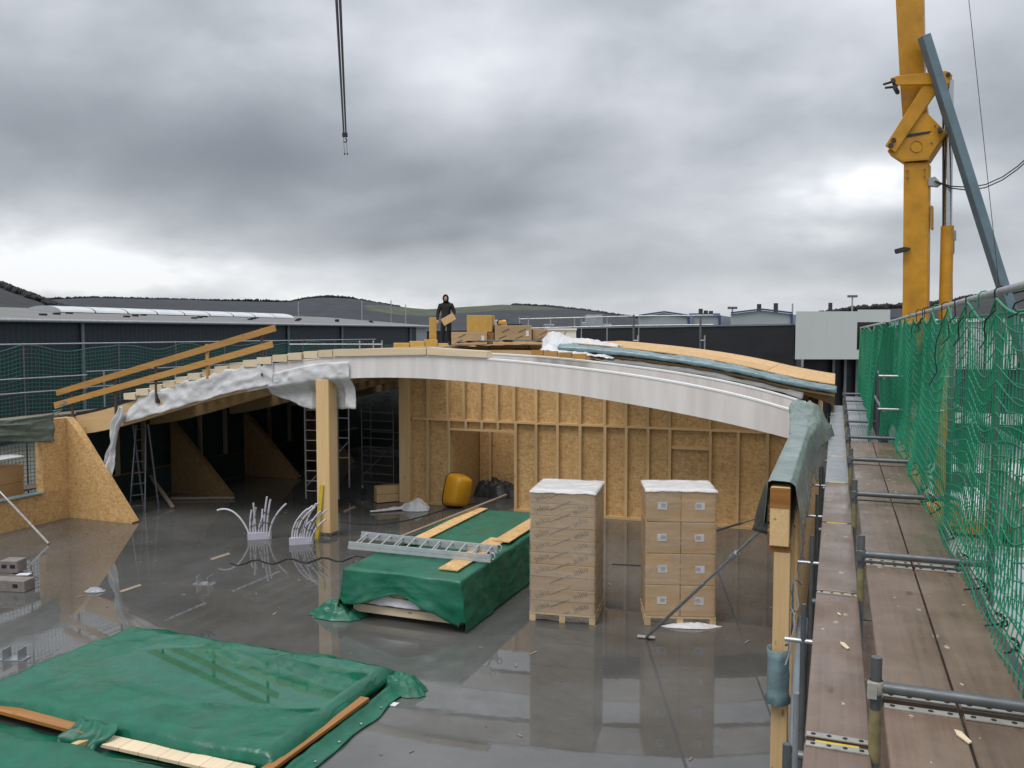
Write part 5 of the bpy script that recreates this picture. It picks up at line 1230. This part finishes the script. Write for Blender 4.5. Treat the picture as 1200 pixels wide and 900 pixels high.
        b0 = p+d*.03+sx*.04; hb.tube([b0, b0+sx*.035+d*.03, b0+sx*.04+d*.06-q*.015], [.012, .011, .009], 6)
        hb.build('hand', MT['skin'], t)
    a, b = W_(-.10, -.30, .78), W_(.32, -.30, 1.02)
    tag(MB().beam(a, b, .07, .24, (0, 0, 1)).build('carried_board', MT['pine_x'], bevel=.006), 'small pale wooden board held by the worker', 'board')
roof_goods()

# ------------------------------------------------------------------ crane
def crane():
    D = 22.0; DC = (FW+RT*.60).normalized(); e0 = lambda x, y, d=0: PD(x, y, D)+DC*d
    base = PD(1078, 500, D); base.z = -.3
    c = thing('construction_crane', 'yellow folding construction crane mast behind the green net', 'crane', base)
    def plate(name, pts, d0, d1, m, par=c, bevel=.015):
        return MB().prism([e0(x, y, d0) for x, y in pts], DC*(d1-d0)).build(name, MT[m], par, bevel)
    def down(pt, z): q = pt.copy(); q.z = z; return q
    # lower mast down to the ground
    l, r = e0(1062, 368), e0(1092, 368); lt, rt = e0(1059, 190), e0(1089, 190)
    MB().prism([down(l, -.1), down(r, -.1), rt, lt], DC*.5).build('lower_mast', MT['crane_yellow'], c, .03)
    plate('upper_mast', [(1045, -260), (1076, -260), (1083, 96), (1086, 130), (1058, 150), (1054, 96), (1049, 0)], .10, .60, 'crane_yellow')
    plate('knuckle_plate', [(1058, 190), (1088, 187), (1109, 155), (1086, 132), (1066, 140), (1040, 178)], -.06, .62, 'crane_yellow')
    k = plate('link_arm', [(1038, 172), (1050, 180), (1102, 104), (1090, 90)], -.16, -.07, 'crane_yellow')
    plate('link_arm', [(1044, 94), (1052, 102), (1112, 101), (1117, 90), (1110, 85), (1052, 91)], -.20, -.12, 'crane_yellow')
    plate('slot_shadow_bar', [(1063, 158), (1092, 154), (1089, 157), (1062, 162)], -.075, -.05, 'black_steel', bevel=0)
    MB().tube([e0(1074+7*math.cos(q), 172+7*math.sin(q), -.068) for q in [k_*.45 for k_ in range(15)]], .012, 6).build('weld_ring', MT['crane_yellow_dark'], c)
    for (x, y) in ((1064, 200), (1084, 199), (1064, 208), (1084, 207), (1056, 150), (1096, 148), (1092, 168)): MB().tube([e0(x, y, -.09), e0(x, y, -.02)], .022, 6).build('bolt', MT['dull_steel'], c)
    MB().beam(e0(1058.5, 189, -.075), e0(1089, 186.5, -.075), .03, .05).build('flange_seam', MT['crane_yellow_dark'], c)
    for (x, y) in ((1045, 172), (1048.5, 166), (1048, 97), (1112, 90), (1102, 154), (1085, 57), (1050, 105)):
        MB().tube([e0(x, y, -.24), e0(x, y, .3)], .055, 12).build('pivot_pin', MT['black_steel'], c)
    MB().tube([e0(1036, 100, -.1), e0(1046, 97, -.1)], .03, 8).build('hook_bracket', MT['black_steel'], c)
    MB().tube([e0(1038, 104, -.1), e0(1048, 103, -.1)], .03, 8).build('hook_bracket', MT['black_steel'], c)
    # hydraulic cylinder right of the mast
    MB().tube([e0(1112, 92, .2), e0(1110, 264, .2)], .10, 14).build('piston_rod', MT['chrome_rod'], c)
    b = e0(1107, 400, .2); MB().tube([e0(1109.5, 264, .2), down(b, -.1)], .155, 16).build('cylinder', MT['crane_yellow'], c)
    MB().tube([e0(1104.5, 100, .24), e0(1104.5, 300, .24)], .025, 8).build('hydraulic_line', MT['black_steel'], c)
    MB().tube([e0(1117, 270, .2), e0(1117, 295, .2), e0(1115, 300, .2), e0(1115, 350, .2)], .018, 8).build('hydraulic_line', MT['dull_steel'], c)
    plate('valve_block', [(1115, 269), (1120, 269), (1120, 281), (1115, 281)], .1, .25, 'galvanised')
    # grey tension strut
    s0, s1 = e0(1086, 52, -.3), e0(1176, 338, -.3); d = (s1-s0); s2 = s1+d*.75
    MB().beam(s0-d*.02, s2, .22, .27, FW).build('tension_strut', MT['crane_grey'], c, .01)
    MB().tube([s2, down(s2, -.3)], .09, 10).build('strut_foot', MT['crane_grey'], c)
    # lamps / lugs on the mast
    plate('side_lug', [(1049, 293), (1060, 290), (1068, 291), (1066, 294), (1050, 298)], -.2, -.03, 'black_steel', bevel=.01)
    plate('cable_guard', [(1090, 240), (1092.5, 240), (1092.5, 268), (1090, 268)], .1, .4, 'crane_yellow_dark')
    plate('left_conduit', [(1059.5, 305), (1062, 305), (1063, 368), (1061, 368)], .1, .2, 'black_steel', bevel=0)
    plate('cable_clamp', [(1088, 209), (1096, 207), (1103, 215), (1098, 219), (1088, 218)], -.05, .15, 'galvanised', bevel=.01)
    for q in (0, 1):
        pts = [e0(x, y+3.5*q*min(1, (x-1096)/30), -.1) for x, y in ((1096, 213), (1115, 219), (1135, 220), (1155, 217), (1175, 208), (1192, 196), (1210, 180), (1240, 150))]
        MB().tube(pts, .016, 6).build('supply_cable', MT['cord_black'], c)
    MB().tube([e0(1130, -60, -1), e0(1168, 300, -1), e0(1172, 340, -1)], .008, 5).build('stay_rope', MT['black_steel'], c)
    # undercarriage behind the net
    for a in (-1, 1):
        MB().beam(base+RT*(-1.6)+FW*(1.5*a)+Vector((0, 0, .25)), base+RT*1.9+FW*(-1.5*a+.5)+Vector((0, 0, .25)), .30, .30).build('outrigger', MT['crane_yellow_dark'], c)
    MB().obox(base+FW*.4+Vector((0, 0, .55)), RT*.9, FW*.9, Vector((0, 0, .3))).build('slewing_base', MT['crane_yellow_dark'], c, .05)
    # hoist rope with hook over the roof
    D2 = 24.0; h = thing('hoist_rope', 'black twin hoist rope with small hook hanging from the crane jib', 'crane rope', PD(404, 158, D2))
    a, b = PD(392, -90, D2), PD(404.2, 158, D2)
    MB().tube([a-RT*.06, b-RT*.03], [.05, .022], 8).build('rope', MT['black_steel'], h)
    MB().tube([a+RT*.06, b+RT*.03], [.05, .022], 8).build('rope', MT['black_steel'], h)
    q = MB().obox(b, RT*.07, FW*.04, Vector((0, 0, .06))); q.build('hook_block', MT['cord_black'], h, .01)
    MB().tube([b+RT*(.05*math.sin(t_))-Vector((0, 0, .10+.05*(1-math.cos(t_)))) for t_ in [k*.5 for k in range(9)]], .016, 8).build('hook', MT['cord_black'], h)
    for s_ in (-.045, .03):
        MB().tube([b+RT*s_-Vector((0, 0, .05)), b+RT*(s_+.03)-Vector((0, 0, .50))], .007, 5).build('sling_chain', MT['dull_steel'], h)
        MB().blob(b+RT*(s_+.03)-Vector((0, 0, .52)), .025, .025, .035, 1, .1, 1).build('sling_hook', MT['cord_black'], h)
crane()

# ------------------------------------------------------------------ buildings beyond
def buildings():
    # long dark shed on the left, parallel to the scaffold
    X = -36.0; y0, y1, ze = 6, 70, 5.42
    t = thing('industrial_hall', 'long dark blue clad industrial hall with grey pitched roof behind the left scaffold', 'building', (X-8, 38, -.3))
    MB().box(X-24, X, y0, y1, -.3, ze).build('wall', MT['dark_cladding'], t)
    MB().box(X-24, X-.02, y1, y1+3, -.3, ze-.05).build('end_wall', MT['grey_cladding'], t)
    rf = MB().prism([(X+.35, y0-.4, ze+.02), (X+.35, y0-.4, ze+.12), (X-12, y0-.4, ze+1.05), (X-24.3, y0-.4, ze+.1), (X-24.3, y0-.4, ze)], (0, y1-y0+3.8, 0)).build('roof', MT['fibre_cement_roof'], t)
    MB().tube([(X+.40, y0, ze+.06), (X+.40, y1+3, ze+.06)], .09, 8).build('gutter', MT['galvanised'], rf)
    for py in (97, 338, 401, 481):
        q = PX(py, 400, X+.1); MB().tube([(X+.10, q.y, -.3), (X+.10, q.y, ze)], .09, 8).build('downpipe', MT['pvc_grey'], t)
    for k in range(9):
        ya = 38+k*2.6; zb = ze+.12+.93*(8.0/12.35)
        def f(a, b, ya=ya): an = a*math.pi; return Vector((X-8.6+1.5*-math.cos(an)*-1, ya+b*2.5, zb+.40*math.sin(an)))
        MB().grid(10, 1, f).build('skylight', MT['skylight'], rf)
    MB().prism([(X-8.6+1.5*math.cos(q*.3927), 38, ze+.72+.40*math.sin(q*.3927)) for q in range(9)], (0, .05, 0)).build('skylight_end', MT['grey_cladding'], rf)
    for k in range(26):
        yy = 22+k*1.9; s_ = .28+.1*(k % 3); MB().box(X-12*s_-.10, X-12*s_+.10, yy, yy+.35, ze+.12+.93*s_, ze+.24+.93*s_).build('roof_vent', MT['cord_black'], rf)
    # black flat-roofed building behind the right half
    a, b = PD(931, 381, 40), PD(500, 388, 50); a2, b2 = a.copy(), b.copy(); a2.z = b2.z = -.3
    bk = Vector((0, 1, 0))*9
    t = thing('black_building', 'low black clad building behind the right half of the roof', 'building', (a2+b2)/2)
    wl = MB().prism([a2, b2, b, a], bk).build('wall', MT['black_cladding'], t)
    def on(px, py, off=.0):
        D = np.interp(px, [500, 931], [50, 40]); return PD(px, py, D)-FW*off
    e = (a-b).normalized(); 
    for (xa, xb, ya, yb) in ((896, 914, 395, 410), (790, 806, 397, 404)):
        q = [on(xa, yb, .03), on(xb, yb, .03), on(xb, ya, .03), on(xa, ya, .03)]; w0 = MB().prism(q, Vector((0, 1, 0))*.05).build('window', MT['dark_glass'], t)
    MB().beam(a+Vector((0, 0, .04))+FW*.1, b+Vector((0, 0, .04))+FW*.1, .3, .06).build('roof_edge', MT['pvc_grey'], t)
    for (px, h_, w_) in ((700, .9, .9), (690, .5, .5), (716, .4, .5), (645, .4, .6)):
        q = on(px, 386); q = q+FW*2; q.z = q.z-.1; MB().obox(q+Vector((0, 0, h_/2)), RT*w_/2, FW*w_/2, Vector((0, 0, h_/2))).build('roof_plant', MT['galvanised'], t, .02)
    # pale box-shaped office at the right
    D = 37; z = lambda y: HC+(390-y)/FOC*D
    def P(px, z_, d=0): q = (RT*((px-600)/FOC/ct)+FW)*D; return Vector((q.x, q.y, z_))+Vector((0, 1, 0))*d
    t = thing('pale_office', 'pale grey projecting office block with a dark corner window right of the black building', 'building', P(985, -.3))
    for j in range(4):
        xa, xb = 931+j*18, 931+j*18+17.96
        MB().prism([P(xa, z(421)), P(xb, z(421)), P(xb, z(365)), P(xa, z(365))], Vector((0, 1, 0))*.12).build('facade_panel', MT['pale_panel'], t)
    MB().prism([P(1003, z(421)), P(1041, z(421)), P(1041, z(410)), P(1003, z(410))], Vector((0, 1, 0))*.12).build('facade_panel', MT['pale_panel'], t)
    MB().prism([P(1003, z(377.5)), P(1041, z(377.5)), P(1041, z(363)), P(1003, z(363))], Vector((0, 1, 0))*.12).build('facade_panel', MT['pale_panel'], t)
    MB().prism([P(932, z(420.5), .13), P(1040, z(420.5), .13), P(1040, z(366), .13), P(932, z(366), .13)], Vector((0, 1, 0))*7).build('block_core', MT['black_cladding'], t)
    gl = MB().prism([P(1004, z(409.8), .05), P(1040, z(409.8), .05), P(1040, z(377.7), .05), P(1004, z(377.7), .05)], Vector((0, 1, 0))*.05).build('window', MT['dark_glass'], t)
    MB().prism([P(1021, z(409.8), .02), P(1022, z(409.8), .02), P(1022, z(377.7), .02), P(1021, z(377.7), .02)], Vector((0, 1, 0))*.03).build('mullion', MT['black_steel'], gl)
    MB().prism([P(940, -.3, 1.2), P(1045, -.3, 1.2), P(1045, z(421.5), 1.2), P(940, z(421.5), 1.2)], Vector((0, 1, 0))*5).build('ground_floor', MT['black_cladding'], t)
    for k in range(3): MB().prism([P(975+k*14, -.3, .9), P(978+k*14, -.3, .9), P(978+k*14, z(422), .9), P(975+k*14, z(422), .9)], Vector((0, 1, 0))*.2).build('support_post', MT['pvc_grey'], t)
    # far grey works with blue verges
    def works(label, x0, x1, yt, D_, chim, peak=None):
        zt = HC+(390-yt)/FOC*D_
        a = (RT*((x0-600)/FOC/ct)+FW)*D_; b = (RT*((x1-600)/FOC/ct)+FW)*D_
        w_ = thing('factory_building', label, 'building', (a+b)/2+Vector((0, 0, -.3)), 'grey works beyond the black building')
        Z = lambda v, z_: Vector((v.x, v.y, z_)); pk = zt+(.5 if peak else .0)
        MB().prism([Z(a, -.3), Z(b, -.3), Z(b, zt), Z((a+b)/2, pk), Z(a, zt)], Vector((0, 1, 0))*25).build('wall', MT['grey_cladding'], w_)
        for (p, q) in ((Z(a, zt), Z((a+b)/2, pk)), (Z((a+b)/2, pk), Z(b, zt))): MB().beam(p-FW*.2+Vector((0, 0, .15)), q-FW*.2+Vector((0, 0, .15)), .3, .22).build('verge', MT['blue_trim'], w_)
        MB().beam(Z(b, -.3)-FW*.15, Z(b, zt)-FW*.15, .3, .3).build('corner_trim', MT['blue_trim'], w_)
        for px, yy in chim:
            q = (RT*((px-600)/FOC/ct)+FW)*(D_+6); MB().tube([Z(q, zt-1), Z(q, HC+(390-yy)/FOC*(D_+6))], .32, 10).build('chimney', MT['black_steel'], w_)
    works('grey works hall with blue roof edge behind the two scaffold posts', 748, 806, 371, 120, [], True)
    works('plain grey works block left of the twin chimneys', 806.5, 842, 369.5, 124, [(820, 362), (826, 364), (832, 364.5)])
    works('grey works hall with twin black chimneys beside the pale office', 855, 926, 368, 118, [(888, 356.5), (907.5, 355.5)], True)
    works('low grey works hall half hidden by the pale office', 926.5, 1000, 371, 130, [(971, 355)])
    works('low grey works at the right behind the crane mast', 1042, 1105, 374, 130, [])
    def mast(px, yt, D_, label, head, r_=.13):
        p = (RT*((px-600)/FOC/ct)+FW)*D_; q = Vector((p.x, p.y, HC+(390-yt)/FOC*D_)); p = Vector((p.x, p.y, -.3))
        m_ = thing('floodlight_mast', label, 'mast', p); MB().tube([p, q], r_, 8).build('mast_pole', MT['galvanised'], m_)
        if head: MB().beam(q-RT*.8, q+RT*.8, .5, .4).build('lamp_head', MT['dull_steel'], m_)
    mast(996.5, 347.5, 150, 'thin floodlight mast above the pale office', True)
    mast(927, 356, 150, 'thin bare mast left of the pale office', False)
    mast(857, 361, 150, 'thin mast left of the twin chimney works', True)
    for px, yt in ((351, 348), (425, 346), (459, 346), (476, 351)): mast(px, yt+6, 90, 'thin rod above the industrial hall roof, '+('at the end of the long skylight', 'second from the long skylight', 'third from the long skylight', 'farthest from the long skylight')[(351, 425, 459, 476).index(px)], False, .05)
buildings()

# ------------------------------------------------------------------ yard on the right, seen through the net
def yard():
    def container(label, x0, x1, y0, y1, z1, m, n=10):
        t = thing('site_container', label, 'container', ((x0+x1)/2, (y0+y1)/2, -.3), 'site containers in the yard')
        b = MB().box(x0, x1, y0, y1, -.28, z1).build('container_body', MT[m], t, .02)
        for k in range(n):
            yy = y0+(k+.5)*(y1-y0)/n; piece('rib', (.03, (y1-y0)/n*.5, z1-.1), MT[m], t, (x0-.012, yy, (z1-.3)/2))
        for x in (x0+.05, x1-.05): piece('roof_rail', (.10, y1-y0, .10), MT['galvanised_white'], t, (x, (y0+y1)/2, z1+.04))
        for y in (y0+.05, y1-.05): piece('roof_rail', (x1-x0-.22, .10, .10), MT['galvanised_white'], t, ((x0+x1)/2, y, z1+.04))
        for k in range(3): piece('window', (.04, .8, .7), MT['dark_glass'], t, (x0-.03, y0+1.2+k*(y1-y0)/3, z1-1.1))
    container('pale blue grey site container close beside the net', 1.5, 4.5, 6.0, 12.2, 2.1, 'grey_cladding')
    container('white site container behind the blue grey one', 3.0, 5.5, 14.2, 20.2, 2.2, 'pale_panel')
    t = thing('white_hall', 'white ribbed hall beyond the yard at the right picture edge', 'building', (15, 38, -.3))
    MB().box(4.4, 26, 45, 60, -.3, 4.9).build('wall', MT['dark_cladding'], t)
    for k in range(30): piece('cladding_rib', (.62, .10, 2.2), MT['pale_panel'], t, (4.7+k*.7, 44.93, 4.3))
    piece('roof_edge', (21.8, .5, .15), MT['white_panel'], t, (15.2, 45, 5.48)); piece('plinth_band', (21.5, .12, .5), MT['white_panel'], t, (15.2, 44.9, .9))
    o = MB().grid(24, 24, lambda a, b: Vector((L(5.5, 12, a), L(20.5, 28, b), -.32+1.3*math.sin(math.pi*a)*math.sin(math.pi*b)*(.7+.5*nz3(a*4, b*4))))).build('soil_heap', MT['site_ground']); tag(o, 'brown soil heap in the yard behind the containers', 'soil heap')
    o = MB().tube([(5.2, 20.9, -.3), (5.2, 20.9, 2.9)], .08, 10).build('yellow_bollard', MT['yellow_paint']); tag(o, 'yellow marker post in the yard seen through the net', 'post')
    def car(label, x, y, m):
        t = thing('parked_car', label, 'car', (x, y, -.3), 'cars parked in the yard')
        prof = [(-2.1, .28), (-2.15, .75), (-1.85, .92), (-1.15, 1.0), (-.55, 1.42), (.85, 1.45), (1.6, 1.02), (2.1, .95), (2.15, .4), (2.05, .28)]
        MB().prism([(x-.85, y+a, b-.3) for a, b in prof], (1.7, 0, 0)).build('car_body', MT[m], t, .08)
        gl = [(-.98, 1.03), (-.50, 1.37), (.80, 1.39), (1.35, 1.05)]
        for s_ in (-.865, .845): MB().prism([(x+s_, y+a, b-.3) for a, b in gl], (.02, 0, 0)).build('side_window', MT['dark_glass'], t)
        for a, b in ((-1.02, -.60), (.98, 1.52)):
            z0, z1 = (1.04, 1.36) if a < 0 else (1.36, 1.06)
            MB().prism([(x-.70, y+a, z0-.26), (x+.70, y+a, z0-.26), (x+.64, y+b, z1-.26), (x-.64, y+b, z1-.26)], (0, 0, .02)).build('windscreen', MT['dark_glass'], t)
        for sx in (-.80, .80):
            for sy in (-1.3, 1.35):
                wh = MB().tube([(x+sx-.1, y+sy, .02), (x+sx+.1, y+sy, .02)], .32, 18).build('wheel', MT['tyre'], t); MB().tube([(x+sx-.11, y+sy, .02), (x+sx+.11, y+sy, .02)], .18, 12).build('rim', MT['aluminium'], wh)
            MB().box(x+sx*.75-.14, x+sx*.75+.14, y-2.17, y-2.12, .38, .50).build('headlight', MT['label_paper'], t)
    car('white car parked in the yard by the far scaffold end', 3.2, 26.5, 'car_white'); car('dark blue car parked beyond the white one', 3.3, 32.5, 'car_blue'); car('pale car parked beside the white container', 7.6, 17.5, 'car_white')
yard()
